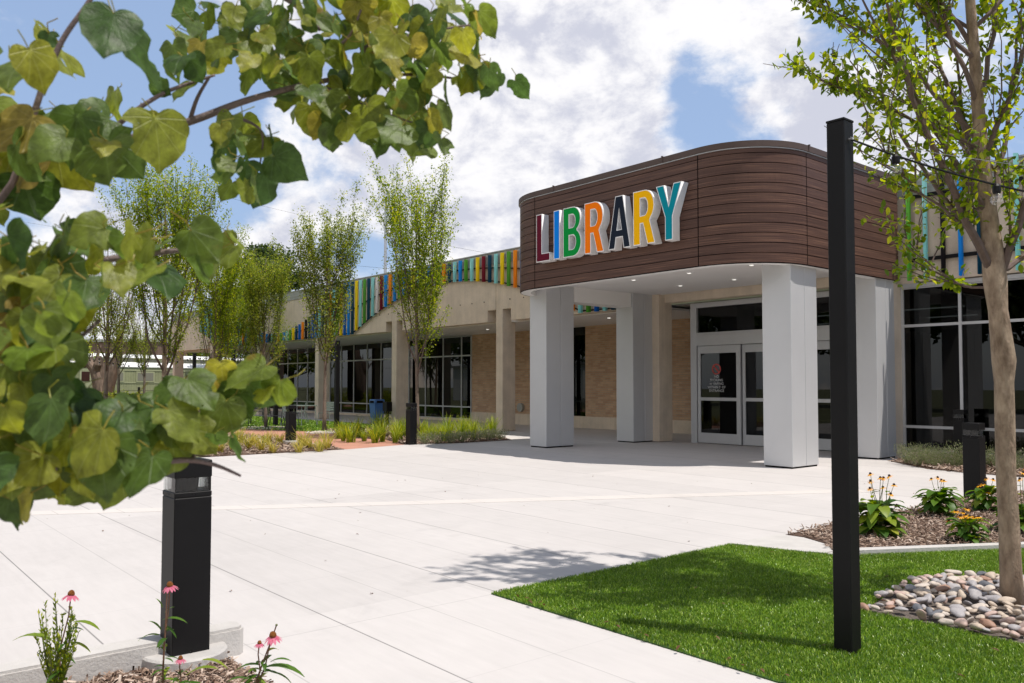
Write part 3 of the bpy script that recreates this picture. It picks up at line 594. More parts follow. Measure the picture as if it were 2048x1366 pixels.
def door(x0, x1, y, name='door'):
    f = MB(); st = .085
    f.box(x0, x0+st, y-.025, y+.025, .02, 2.46); f.box(x1-st-.03, x1, y-.025, y+.025, .02, 2.46)
    for z0, z1 in ((.02, .27), (1.08, 1.16), (2.27, 2.46)): f.box(x0+st, x1-st-.03, y-.023, y+.023, z0, z1)
    o = f.build(name, M['alu'], B); p = MB(); p.box(x0+st, x1-st-.03, y-.004, y+.004, .27, 1.08); p.box(x0+st, x1-st-.03, y-.004, y+.004, 1.16, 2.27); p.build('pane', M['glass'], o)
    return o
d1 = door(-13.16, -11.89, YD-.05); d2 = door(-11.875, -10.68, YD+.01); d3 = door(-10.66, -9.46, YD+.01); d4 = door(-9.445, -8.19, YD-.05)
# door notice
def textobj(s, size, loc, name, m, parent, ext=.0):
    cu = bpy.data.curves.new(name, 'FONT'); cu.body = s; cu.size = size; cu.align_x = 'CENTER'; cu.extrude = ext; cu.offset = size*.012; cu.space_character = 1.03
    t = bpy.data.objects.new('tmp', cu); col.objects.link(t); dg = bpy.context.evaluated_depsgraph_get(); dg.update()
    me = bpy.data.meshes.new_from_object(t.evaluated_get(dg)); bpy.data.objects.remove(t)
    o = bpy.data.objects.new(name, me); me.materials.clear(); me.materials.append(m); col.objects.link(o); o.location = loc; o.rotation_euler = (R(90), 0, 0)
    if parent: o.parent = parent
    return o
wl = mat('vinyl_white', (.5, .5, .5), .6); rd = mat('vinyl_red', (.5, .06, .05), .5)
for i, s_ in enumerate(('NO', 'SMOKING', 'or VAPING', "WITHIN 5' OF", 'ENTRANCE')):
    textobj(s_, .085, (-12.60, YD-.0585, 1.655-.088*i), 'notice_text', wl, d1)
nm = MB(); nc = Vector((-12.60, YD-.058, 1.87)); n_ = 36
for j in range(n_):
    t0 = 2*math.pi*j/n_; t1 = 2*math.pi*(j+1)/n_
    q = [nc+Vector((math.cos(t)*r_, 0, math.sin(t)*r_)) for t, r_ in ((t0, .135), (t1, .135), (t1, .103), (t0, .103))]; nm.quad(*q)
nm.obox(nc+Vector((0, -.0008, 0)), Vector((1, 0, -1)).normalized()*.112, (0, .0005, 0), Vector((1, 0, 1)).normalized()*.017)
nm.build('no_smoking_symbol', rd, d1)
# interior
im = MB(); im.box(-49.9, 9, 32, 32.1, 0, 3.6); im.box(-49.95, -49.9, YW+.1, 32, 0, 3.5); im.box(9, 9.1, 17.4, 32, 0, 3.6)
im.box(-13.4, -13.2, YD+.1, YW+.6, 0, 3.6); im.build('inner_wall', M['interior'], B)
im = MB(); im.box(-49.9, 9, YW+.3, 32, -.02, .02); im.box(-13.2, 9, YD+.15, YW+.3, -.02, .021); im.build('inner_floor', M['interior_floor'], B)
im = MB(); im.box(-49.9, 9, YW+.31, 32, 3.52, 3.58); im.box(-13.39, 9, YR+.42, YW+.31, 3.52, 3.58); im.build('inner_ceiling', M['interior'], B)
im = MB()
rr = random.Random(4)
for x in np.arange(-48, 6, 3.1):
    y = rr.uniform(22.5, 27); im.box(x, x+rr.uniform(.5, 2.2), y, y+.5, .03, rr.uniform(1.2, 2.2))
im.build('bookcase', M['interior'], B)
im = MB()
for x in np.arange(-46.5, 6, 6.31): im.box(x-.2, x+.2, 23.5, 23.9, .03, 3.5)
im.build('inner_column', M['soffit'], B)
im = MB()
for y in (22.5, 25.5, 28.5):
    for x in np.arange(-47, 7, 3.6): im.box(x, x+2.2, y, y+.08, 3.49, 3.515)
im.build('inner_light', emat('tube_lamp', (1, .97, .9), 1.0), B)
im = MB(); im.box(-52.6, 9, YR+.43, 34, 3.60, 3.64); im.box(-52.55, -14.3, YF+.42, YR+.43, 5.60, 5.64); im.box(-52.55, 9, YR+.43, 34, 5.58, 5.62); im.build('roof', M['parapet'], B)

# ------------------------------------------------------------------ coloured fins
FS = thing('fin_screen', 'long row of folded multicoloured metal fins along the arcade parapet', 'fin screen')
def fin(mb, x, z0, z1, y, w=.11, d=.09):
    e = .008; x0, x1 = x-w/2, x+w/2; xm = x0+w*.45
    TL, TR, BL, BR, BM = (x0, y-d, z1), (x1, y-e, z1), (x0, y-d, z0), (x1, y-d, z0), (xm, y-e, z0)
    bTL, bTR, bBL, bBR = (x0, y, z1), (x1, y, z1), (x0, y, z0), (x1, y, z0)
    mb.quad(TL, BL, BM, TR); mb.tri(TR, BM, BR); mb.quad(bTL, bBL, BL, TL); mb.tri(bTR, TR, BR); mb.tri(bTR, BR, bBR)
    mb.quad(bTL, TL, TR, bTR); mb.poly([bBL, bBR, BR, BM, BL]); mb.quad(bTL, bTR, bBR, bBL)
seqR = ['blue', 'orange', 'green', 'yellow', 'aqua', 'navy', 'maroon', 'yellow', 'aqua', 'green', 'blue', 'aqua', 'navy', 'orange', 'green', 'white', 'blue', 'navy', 'aqua', 'yellow', 'navy', 'blue', 'green', 'blue', 'orange', 'blue', 'maroon', 'white', 'aqua', 'navy', 'green', 'aqua', 'yellow', 'navy', 'blue', 'deep', 'yellow', 'green', 'aqua', 'orange', 'aqua', 'navy', 'aqua', 'blue', 'deep', 'navy', 'black', 'orange', 'deep', 'navy', 'yellow', 'green', 'aqua', 'blue', 'green', 'orange', 'deep', 'aqua', 'navy', 'blue', 'orange', 'blue', 'aqua', 'navy', 'yellow', 'white', 'green', 'deep', 'orange', 'aqua']
base = ['aqua', 'blue', 'green', 'aqua', 'navy', 'yellow', 'deep', 'aqua', 'orange', 'green', 'blue', 'navy']
xs_ = [-19.33-.3195*k for k in range(88)]
def fcol(k):
    return seqR[k] if k < len(seqR) else base[k % len(base)]
def ztop(x): return min(5.68+.0, 3.9+.048*(x+37.2)**2)
def zbot(x): return max(3.52, (5-.035*(x+23.4)**2) if x > -37.2 else (5-.035*(x+51)**2))
for k in range(88):
    m_ = MB(); x = xs_[k]; fin(m_, x, zbot(x), ztop(x), YF-.09, .10, .08); m_.build('fin', M['f_'+fcol(k)], FS)
for k, c in enumerate(['blue', 'deep', 'green', 'aqua', 'orange', 'navy', 'deep', 'aqua', 'green', 'orange', 'aqua', 'blue']):
    x = -19.33+.3195*(k+1); m_ = MB(); fin(m_, x, zbot(x), 5.68, YF-.09); m_.build('fin', M['f_'+['orange', 'blue', 'yellow', 'navy', 'blue', 'navy', 'orange', 'aqua', 'green', 'deep', 'aqua', 'navy'][k]], FS)
rl = MB()
for off in (.28, 1.0):
    pts = []
    for x in np.arange(-47.4, -15.3, .6):
        z = zbot(x)+ (off*.22 if off < .5 else .55*(ztop(x)-zbot(x)+.2)*.8)
        pts.append((x, YF-.06, min(z, ztop(x)-.1)))
    for p, q in zip(pts[:-1], pts[1:]): rl.tube([p, q], .026, 4)
rl.build('rail', M['black'], FS)
FR = thing('fin_screen', 'widely spaced coloured fins over the right-hand windows', 'fin screen')
for x, c in ((-7.70, 'lime'), (-7.37, 'aqua'), (-7.03, 'black'), (-6.70, 'blue'), (-6.36, 'navy'), (-5.70, 'aqua'), (-5.36, 'deep'), (-4.7, 'green'), (-4.36, 'yellow'), (-3.7, 'aqua')):
    m_ = MB(); fin(m_, x, 3.60, 5.80, YR-.17, .07, .06); m_.build('fin', M['f_'+c], FR)

# ------------------------------------------------------------------ entrance canopy
CN = thing('entrance_canopy', 'brown board-clad entrance canopy with rounded corners on four grey columns', 'canopy')
XL, XR_, YC, RC, YE = -14.99, -7.86, 12.1, 1.35, 16.92
def outline(off=0.):
    """list of (path piece) polylines, left to right, offset inwards"""
    r = RC-off; xl, xr, yc = XL+off, XR_-off, YC+off; cy = YC+RC
    def arc(cx, a0, a1, n=18): return [(cx+r*math.cos(a0+(a1-a0)*i/n), cy+r*math.sin(a0+(a1-a0)*i/n)) for i in range(n+1)]
    return [[(xl, YE), (xl, 15.2), (xl, cy)], arc(XL+RC, math.pi, 1.5*math.pi), [(XL+RC, yc), (XR_-RC, yc)], arc(XR_-RC, 1.5*math.pi, 2*math.pi), [(xr, cy), (xr, YE)]]
def flat(off): 
    o = outline(off); r = []
    for p in o: r += p if not r else p[1:]
    return r
ZB, ZT = 3.60, 5.62
cl = MB(); nb = 11; bh = .1755; zlist = [(ZB+bh*k, ZB+bh*(k+1)) for k in range(nb)]+[(ZB+bh*nb, ZT)]
un = 0.
for pi_, (po, pn) in enumerate(zip(outline(0), outline(.022))):
    L = [0]
    for a_, b_ in zip(po[:-1], po[1:]): L.append(L[-1]+math.dist(a_, b_))
    tot = L[-1]; g0 = .010
    for bi, (z0, z1) in enumerate(zlist):
        z0 += .007; z1 -= .007; e = .005
        for j in range(len(po)-1):
            def P(i, arr, z):
                x, y = arr[i]
                if i == 0 and pi_ > 0: t = g0/max(1e-6, L[1]); x, y = arr[0][0]+(arr[1][0]-arr[0][0])*t, arr[0][1]+(arr[1][1]-arr[0][1])*t
                if i == len(arr)-1 and pi_ < 4: t = g0/max(1e-6, L[-1]-L[-2]); x, y = arr[-1][0]+(arr[-2][0]-arr[-1][0])*t, arr[-1][1]+(arr[-2][1]-arr[-1][1])*t
                return (x, y, z)
            u0, u1 = un+L[j], un+L[j+1]; v0, v1 = bi+.02, bi+.98
            a_, b_, c_, d_ = P(j, po, z0), P(j+1, po, z0), P(j+1, po, z1), P(j, po, z1)
            cl.quad(a_, b_, c_, d_, [(u0, v0), (u1, v0), (u1, v1), (u0, v1)])
            cl.quad(P(j, pn, z0), P(j+1, pn, z0), b_, a_, [(u0, v0)]*4); cl.quad(d_, c_, P(j+1, pn, z1), P(j, pn, z1), [(u0, v1)]*4)
    un += tot
cl.build('wood_cladding', M['wood'], CN)
bk = MB(); pi2 = flat(.022); pi3 = flat(.20)
for j in range(len(pi2)-1):
    bk.quad((*pi2[j], ZB-.012), (*pi2[j+1], ZB-.012), (*pi2[j+1], ZT+.1), (*pi2[j], ZT+.1))
bk.build('backing', M['dark'], CN)
lp = MB(); o2 = flat(.0); i2 = flat(.022); i3 = flat(.24)
for j in range(len(i2)-1):
    lp.quad((*i2[j], ZB-.006), (*i3[j], ZB-.006), (*i3[j+1], ZB-.006), (*i2[j+1], ZB-.006)); lp.quad((*i3[j], ZB-.006), (*i3[j], 3.84), (*i3[j+1], 3.84), (*i3[j+1], ZB-.006))
lp.build('soffit_lip', M['white'], CN)
sf = MB(); s3 = flat(.235); sf.prism(s3, 3.83, 3.86); sf.build('soffit', M['soffit'], CN)
tf = MB(); tf.prism(flat(.05), 5.55, 5.58); tf.build('roof_deck', M['parapet'], CN)
cp = MB(); oo = flat(-.035); ii = flat(.25)
for j in range(len(oo)-1):
    for (p0, p1, z0, z1) in ((oo, oo, ZT+.012, ZT+.120),): cp.quad((*p0[j], z0), (*p0[j+1], z0), (*p0[j+1], z1), (*p0[j], z1))
    cp.quad((*oo[j], ZT+.120), (*oo[j+1], ZT+.120), (*ii[j+1], ZT+.11), (*ii[j], ZT+.11)); cp.quad((*ii[j], ZT+.11), (*ii[j+1], ZT+.11), (*ii[j+1], ZT-.05), (*ii[j], ZT-.05))
    cp.quad((*oo[j], ZT+.012), (*i2[j], ZT+.012), (*i2[j+1], ZT+.012), (*oo[j+1], ZT+.012))
# standing seams of the coping
fl_ = flat(-.04); acc_ = 0; nxt = .3
for a_, b_ in zip(fl_[:-1], fl_[1:]):
    L_ = math.dist(a_, b_); dv = Vector((b_[0]-a_[0], b_[1]-a_[1], 0))/max(L_, 1e-6); nv = Vector((dv.y, -dv.x, 0)); step = .27 if L_ < .5 else 3.0
    while nxt < acc_+L_:
        t = nxt-acc_; p = Vector((a_[0], a_[1], ZT+.066))+dv*t; cp.obox(p, dv*.006, nv*.004, (0, 0, .056)); cp.obox(p+Vector((0, 0, .060)), dv*.012, nv*.02, (0, 0, .010)); nxt += step
    acc_ += L_
cp.build('coping', M['coping'], CN)
dr = MB(); dd = flat(-.02); d2_ = flat(.01)
for j in range(len(dd)-1): dr.quad((*dd[j], ZT-.004), (*dd[j+1], ZT-.004), (*dd[j+1], ZT+.010), (*dd[j], ZT+.010)); dr.quad((*d2_[j], ZT-.004), (*d2_[j+1], ZT-.004), (*dd[j+1], ZT-.004), (*dd[j], ZT-.004))
dr.build('drip_edge', M['alu'], CN)
for (x0, x1, y0, y1, zc) in ((-14.90, -14.32, 13.06, 13.96, 3.829), (-8.58, -8.0, 13.12, 13.98, 3.829), (-14.83, -14.25, 16.0, 16.86, 3.829), (-8.50, -7.93, 16.08, 16.84, 3.829)):
    c_ = MB(); ym = (y0+y1)/2+.02; c_.box(x0, x1, y0, ym-.004, .03, zc, .006); c_.box(x0, x1, ym+.004, y1, .03, zc, .006)
    co_ = c_.build('column', M['panel'], CN); bb = MB(); bb.box(x0+.02, x1-.02, y0+.02, y1-.02, 0, zc-.01); bb.build('column_core', M['dark'], co_)
bmx = MB(); bmx.box(-14.75, -14.30, 13.97, 15.99, 3.47, 3.828); bmx.build('canopy_beam', M['soffit'], CN)
for (lx, ly) in ((-12.44, 14.0), (-10.92, 14.03), (-12.44, 15.65), (-10.93, 15.64), (-9.4, 14.03), (-9.4, 15.64)):
    lm = MB(); lm.lathe((lx, ly, 3.818), [(.085, 0), (.095, .012)], 18); lo = lm.build('downlight', M['white'], CN)
    lm = MB(); lm.lathe((lx, ly, 3.813), [(.042, 0), (.042, .005)], 14); lm.build('lens', emat('downlight_lens', (1, .96, .88), 1.0), lo)

# ------------------------------------------------------------------ LIBRARY letters
LS = thing('library_sign', 'LIBRARY in tall dimensional letters, each a different colour, on the brown canopy front', 'sign')
def arcp(cx, cy, rx_, ry_, a0, a1, n=12): return [(cx+rx_*math.cos(R(a0+(a1-a0)*i/n)), cy+ry_*math.sin(R(a0+(a1-a0)*i/n))) for i in range(n+1)]
s = .145   # stroke
def gl_L(w): return [[(0, 0), (w, 0), (w, s), (s, s), (s, 1), (0, 1)]], []
def gl_I(w): return [[(0, 0), (w, 0), (w, 1), (0, 1)]], []
def gl_B(w):
    r1, r2 = .245, .27
    out = [(0, 0), (w-.22, 0)]+arcp(w-.22, .27, .22, .27, -90, 62, 12)+arcp(w-.235, .755, .215, .245, -58, 90, 12)+[(0, 1)]
    h1 = [(s, s*.85), (w-.24, s*.85)]+arcp(w-.24, .27, .22-s*.55, .27-s*.85, -90, 90, 10)[1:]+[(s, .395+.02)]
    h1 = [(s, s*.85), (w-.23, s*.85)]+arcp(w-.23, .285, .10, .285-s*.85, -90, 90, 10)+[(s, .445)]
    h2 = [(s, .575), (w-.24, .575)]+arcp(w-.24, .725, .095, .15, -90, 90, 10)+[(s, .875)]
    return [out], [h1, h2]
def gl_R(w):
    out = [(0, 0), (s, 0), (s, .40), (.235, .40), (w-s-.01, 0), (w, 0), (w-.125, .435)]+arcp(w-.235, .71, .22, .29, -50, 90, 14)+[(0, 1)]
    h = [(s, .52), (w-.245, .52)]+arcp(w-.245, .70, .10, .18, -90, 90, 10)+[(s, .88)]
    return [out], [h]
def gl_A(w):
    m_ = w/2
    out = [(0, 0), (.14, 0), (.175, .22), (w-.175, .22), (w-.14, 0), (w, 0), (m_+.085, 1), (m_-.085, 1)]
    h = [(.196, .34), (w-.196, .34), (m_, .80)]
    return [out], [h]
def gl_Y(w):
    m_ = w/2; return [[(m_-s/2, 0), (m_+s/2, 0), (m_+s/2, .42), (w, 1), (w-.15, 1), (m_, .58), (.15, 1), (0, 1), (m_-s/2, .42)]], []
def offset(poly, d):
    n = len(poly); A = sum(poly[i][0]*poly[(i+1) % n][1]-poly[(i+1) % n][0]*poly[i][1] for i in range(n)); sg = 1 if A > 0 else -1; o = []
    for i in range(n):
        p0, p1, p2 = Vector(poly[i-1]), Vector(poly[i]), Vector(poly[(i+1) % n]); a_ = (p1-p0); b_ = (p2-p1)
        if a_.length < 1e-7: a_ = b_
        if b_.length < 1e-7: b_ = a_
        a_.normalize(); b_.normalize(); na = Vector((a_.y, -a_.x)); nb_ = Vector((b_.y, -b_.x)); m_ = (na+nb_); l = m_.length; m_ = m_/l if l > 1e-4 else na
        k = 1/max(.35, m_.dot(na)); o.append(tuple(p1+m_*d*k*sg))
    return o
def curve_mesh(polys, ext, name, m, parent, loc):
    cu = bpy.data.curves.new(name, 'CURVE'); cu.dimensions = '2D'; cu.fill_mode = 'BOTH'; cu.extrude = ext
    for P in polys:
        sp = cu.splines.new('POLY'); sp.points.add(len(P)-1); sp.use_cyclic_u = True
        for i, p in enumerate(P): sp.points[i].co = (p[0], p[1], 0, 1)
    t = bpy.data.objects.new('tmp', cu); col.objects.link(t); dg = bpy.context.evaluated_depsgraph_get(); dg.update()
    me = bpy.data.meshes.new_from_object(t.evaluated_get(dg)); bpy.data.objects.remove(t); me.materials.clear(); me.materials.append(m)
    o = bpy.data.objects.new(name, me); col.objects.link(o); o.parent = parent; o.location = loc; o.rotation_euler = (R(90), 0, 0) if parent is LS else (0, 0, 0); return o
LH = 1.0; LZ = 4.13; LD = .20
for ch, (x0, x1), c in (('L', (-13.33, -12.93), 'maroon'), ('I', (-12.78, -12.63), 'blue'), ('B', (-12.49, -11.99), 'green'), ('R', (-11.86, -11.36), 'orange'), ('A', (-11.20, -10.66), 'navy'), ('R', (-10.55, -10.05), 'yellow'), ('Y', (-9.98, -9.43), 'teal')):
    w = x1-x0; out, holes = {'L': gl_L, 'I': gl_I, 'B': gl_B, 'R': gl_R, 'A': gl_A, 'Y': gl_Y}[ch](w)
    bo = curve_mesh([offset(p, .016) for p in out]+[offset(h, -.016) for h in holes], LD/2, 'letter', M['letter_white'], LS, (x0, YC-LD/2-.012, LZ))
    fm = mat('letter_face_'+c, {'maroon': (.12, .006, .022), 'blue': (.0, .22, .78), 'green': (.0, .28, .045), 'orange': (.96, .20, .0), 'navy': (.012, .018, .032), 'yellow': (.94, .48, .0), 'teal': (.0, .25, .32)}[c], .6, spec=.1)
    curve_mesh(out+holes, .0015, 'letter_face', fm, bo, (0, 0, LD/2+.0025))

# ------------------------------------------------------------------ bollards, poles
def bollard(loc, label, group='black square bollard lights', s_=.19, h=1.04, name='bollard_light', foot=True):
    t = thing(name, label, 'bollard', loc, 0, group); a_ = s_/2; hb = h-.16
    m_ = MB(); m_.box(-a_, a_, -a_, a_, 0, hb-.028, .004); m_.box(-a_, a_, -a_, a_, hb-.026, hb, .003); m_.build('post', M['black'], t)
    m_ = MB()
    for x_ in (-1, 1): m_.tube([(a_*.0+x_*.0, -a_-.002, hb-.013), (0, -a_+.01, hb-.013)], .0035, 8); m_.tube([(a_+.002, 0, hb-.013), (a_-.01, 0, hb-.013)], .0035, 8); m_.tube([(a_+.002, 0, .05), (a_-.01, 0, .05)], .006, 8)
    m_.build('screw', M['metal'], t)
    m_ = MB(); g0 = a_-.004
    for (q0, q1, q2, q3) in ((-g0, g0, -g0, -g0+.008), (-g0, g0, g0-.008, g0), (-g0, -g0+.008, -g0+.008, g0-.008), (g0-.008, g0, -g0+.008, g0-.008)): m_.box(q0, q1, q2, q3, hb+.002, hb+.072)
    m_.build('lens', M['acryl'], t)
    m_ = MB(); m_.lathe((0, 0, hb+.002), [(a_*.55, 0), (a_*.62, .068)], 14); m_.build('reflector', M['dark'], t)
    m_ = MB(); m_.box(-a_, a_, -a_, a_, hb+.072, h, .004); m_.build('cap', M['black'], t)
    if foot:
        m_ = MB(); m_.lathe((0, 0, -.1), [(.21, 0), (.21, .135), (.20, .145)], 28); m_.build('footing', M['footing'], t)
    return t
bollard((-4.42, 1.50, .045), 'black bollard light in the planter at the lower left, nearest the camera', h=1.02)
bollard((-4.355, 11.36, 0), 'black bollard light between the mulch bed and the right-hand windows, the nearer of two', h=.98, s_=.2, foot=False)
bollard((FOOT(1920, 15.9).x, FOOT(1920, 15.9).y, 0), 'black bollard light close to the right-hand windows, behind the other', h=1.0, s_=.2, foot=False)
bollard((-17.33, 11.3, 0), 'black bollard light at the edge of the tall green grass bed', h=1.02, s_=.2, foot=False)
bollard((-19.45, 9.12, .04), 'black bollard light on a low concrete footing beside the red path', h=.92, s_=.2)
bollard((FOOT(440, 17.3).x, FOOT(440, 17.3).y, 0), 'black bollard light half hidden by the redbud leaves', h=.35, s_=.2, foot=False) if False else None
def lpole(loc, label, s_=.105, h=2.93, group='black square poles carrying the string lights'):
    t = thing('light_pole', label, 'pole', loc, 0, group); a_ = s_/2
    m_ = MB(); m_.box(-a_, a_, -a_, a_, 0, h-.012, .005); m_.build('post', M['black'], t)
    m_ = MB(); m_.box(-a_-.002, a_+.002, -a_-.002, a_+.002, h-.012, h, .002); m_.build('cap', M['black'], t)
    m_ = MB(); m_.tube([(a_, 0, h-.115), (a_+.022, 0, h-.115)], .006, 8); m_.build('hook', M['metal'], t); return t
lpole((-2.335, 4.35, 0), 'tall black square pole standing in the turf at the right')
PT = Vector((-2.335+.06, 4.35, 2.815))
courtpoles = [('behind the second tree from the canopy', 674, 28.5), ('beside the cafe table by the arcade', 552, 30.0), ('below the fins near the glass end', 466, 36.0), ('half hidden in the leaning trunk', 388, 40.0), ('leftmost, beside the olive railway coach', 121, 22.5)]
CPs = []
for lb, px_, w_ in courtpoles:
    p = FOOT(px_, w_); CPs.append(p); lpole(p, 'black courtyard pole '+lb, s_=.14, h=3.0)
lpole((.6, 8.2, 0), 'black square pole beyond the right edge') if False else None
def strand(a_, b_, sag, nb_, label, br=.035, start=.06, cat_r=.004, wire=True):
    t = thing('string_light', label, 'string light', a_, 0, 'festoon lights strung between the black poles'); L_ = Vector(b_)-Vector(a_)
    def pt(u): return L_*u+Vector((0, 0, -sag*4*u*(1-u)))
    m_ = MB(); m_.tube([pt(i/28) for i in range(29)], cat_r, 5); m_.build('cable', M['black'], t)
    if wire: m_ = MB(); m_.tube([Vector((0, 0, .012))+L_*(i/10)+Vector((0, 0, -sag*.55*4*(i/10)*(1-i/10))) for i in range(11)], .0015, 4); m_.build('steel_wire', M['metal'], t)
    for k in range(nb_):
        p = pt(start+(1-start*1.2)*k/max(1, nb_-1)*.97)
        m_ = MB(); m_.lathe(p+Vector((0, 0, -br*1.35)), [(br*.50, 0), (br*.62, .3*br), (br*.62, 1.1*br), (br*.35, 1.5*br)], 10); so_ = m_.build('socket', M['black'], t)
        m_ = MB(); pr_ = [(br*math.sin(R(a)), -br*math.cos(R(a))) for a in (6, 25, 45, 65, 90, 115, 135, 150)]; m_.lathe(p+Vector((0, 0, -br*2.2)), pr_, 14); m_.build('bulb', M['bulb'], so_, smooth=True)
    return t
rtv = Vector((RT[0], RT[1], 0)).normalized()
endp = PT+rtv*4.3+Vector((0, 0, -.0))
strand(PT, endp, .42, 8, 'festoon light with clear globe bulbs hung from the tall right pole', br=.036, start=.058, cat_r=.006)
def top(p): return Vector((p.x, p.y, 2.82))
strand(top(CPs[0]), top(CPs[1])+Vector((-14, 1, 0)), .12, 12, 'festoon light running in front of the arcade fascia', br=.05, wire=False)
strand(top(CPs[0]), top(CPs[3]), .30, 10, 'festoon light sagging between the arcade poles', br=.05, wire=False)
strand(top(CPs[3]), Vector((*FOOT(150, 40).xy, 2.9)), .45, 12, 'festoon light sagging across the courtyard in front of the brown building', br=.05, wire=False)
strand(Vector((*FOOT(250, 44).xy, 2.6)), top(CPs[4]), .25, 8, 'festoon light ending at the leftmost courtyard pole', br=.045, wire=False)
# blue bin and black post box
t = thing('litter_bin', 'blue litter bin standing beside an arcade column', 'bin', (-27.45, 16.35, 0))
m_ = MB(); m_.prism([(-.17, -.15), (.17, -.15), (.17, .15), (-.17, .15)], .02, .1); m_ = MB()
for z0, z1, a0, a1 in ((0, .78, .16, .21), ): m_.v += [(-a0, -a0, z0), (a0, -a0, z0), (a0, a0, z0), (-a0, a0, z0), (-a1, -a1, z1), (a1, -a1, z1), (a1, a1, z1), (-a1, a1, z1)]; m_.f += [(3, 2, 1, 0), (4, 5, 6, 7), (0, 1, 5, 4), (1, 2, 6, 5), (2, 3, 7, 6), (3, 0, 4, 7)]
m_.build('body', M['blue'], t); m_ = MB(); m_.box(-.22, .22, -.22, .22, .782, .93, .03); m_.build('lid', M['blue'], t); m_ = MB(); m_.box(-.14, .14, -.226, -.2, .80, .88); m_.box(.2, .226, -.14, .14, .80, .88); m_.build('opening', M['dark'], t)
t = thing('ash_receptacle', 'small black box receptacle on a post against the arcade column', 'bin', (-26.72, 16.35, 0)); m_ = MB(); m_.box(-.05, .05, -.05, .05, 0, .5); m_.build('post', M['black'], t); m_ = MB(); m_.box(-.13, .17, -.12, .12, .5, .85, .01); m_.build('box', M['black'], t)

# ------------------------------------------------------------------ courtyard furniture
def chair(loc, rz, label, m):
    t = thing('cafe_chair', label, 'chair', loc, rz, 'metal cafe chairs in the courtyard')
    s1 = MB()
    for k in range(5): s1.box(-.22, .22, -.2+.085*k, -.2+.085*k+.07, .44, .455)
    s1.build('seat', m, t); s1 = MB()
    for k in range(4): s1.obox((0, .235+.012*k, .56+.085*k), (.22, 0, 0), (0, .006, 0), (0, .006, .036))
    s1.build('backrest', m, t)
    for sx in (-1, 1):
        q = MB(); q.tube([(sx*.21, -.20, .44), (sx*.235, -.26, 0)], .013, 6); q.build('leg', m, t)
        q = MB(); q.tube([(sx*.235, .30, 0), (sx*.215, .20, .44), (sx*.21, .27, .84)], .013, 6); q.build('leg', m, t)
    return t
def table(loc, rz, label, m, w=.72, d=.72):
    t = thing('cafe_table', label, 'table', loc, rz, 'metal cafe tables in the courtyard')
    q = MB(); q.box(-w/2, w/2, -d/2, d/2, .715, .74, .004); q.build('tabletop', m, t)
    for sx in (-1, 1):
        for sy in (-1, 1): q = MB(); q.tube([(sx*(w/2-.06), sy*(d/2-.06), .715), (sx*(w/2-.01), sy*(d/2-.01), 0)], .014, 6); q.build('leg', m, t)
    return t
cm_, cd_ = M['chair'], M['chair_dark']
for px_, w_, rz, lb, m in ((582, 29.6, 2.5, 'grey-green cafe chair with its back to us behind the bollard', cm_), (553, 27.5, 2.9, 'dark cafe chair at the table edge left of the path bollard', cd_), (653, 30.5, 0.7, 'grey-green cafe chair seen side-on by the arcade pole', cm_), (600, 31.8, -.6, 'pale cafe chair on the far side of the arcade table', cm_),
                        (515, 32, 1.1, 'dark cafe chair partly behind the redbud twig', cd_), (270, 35.5, .8, 'pale grey cafe chair in front of the yellow plants', cm_), (200, 33, 2.4, 'dark cafe chair left of the courtyard trunk', cd_), (318, 34, -.9, 'dark cafe chair near the bushy trunk', cd_), (238, 30.5, 1.9, 'dark cafe chair under the white-edged table', cd_)):
    chair(FOOT(px_, w_), rz, lb, m)
for px_, w_, rz, lb, m, ww in ((598, 30.0, .3, 'grey cafe table near the arcade columns', cm_, 1.1), (225, 31.5, .4, 'light-edged cafe table in the left of the courtyard', cm_, .95), (155, 36.5, .1, 'dark cafe table leftmost, by the thin trunk', cd_, .8), (300, 36.5, .2, 'dark cafe table right of the pollarded stump', cd_, .9), (500, 31, .3, 'dark cafe table behind the yellow redbud leaves', cd_, .8)):
    table(FOOT(px_, w_), rz, lb, m, ww, .75)

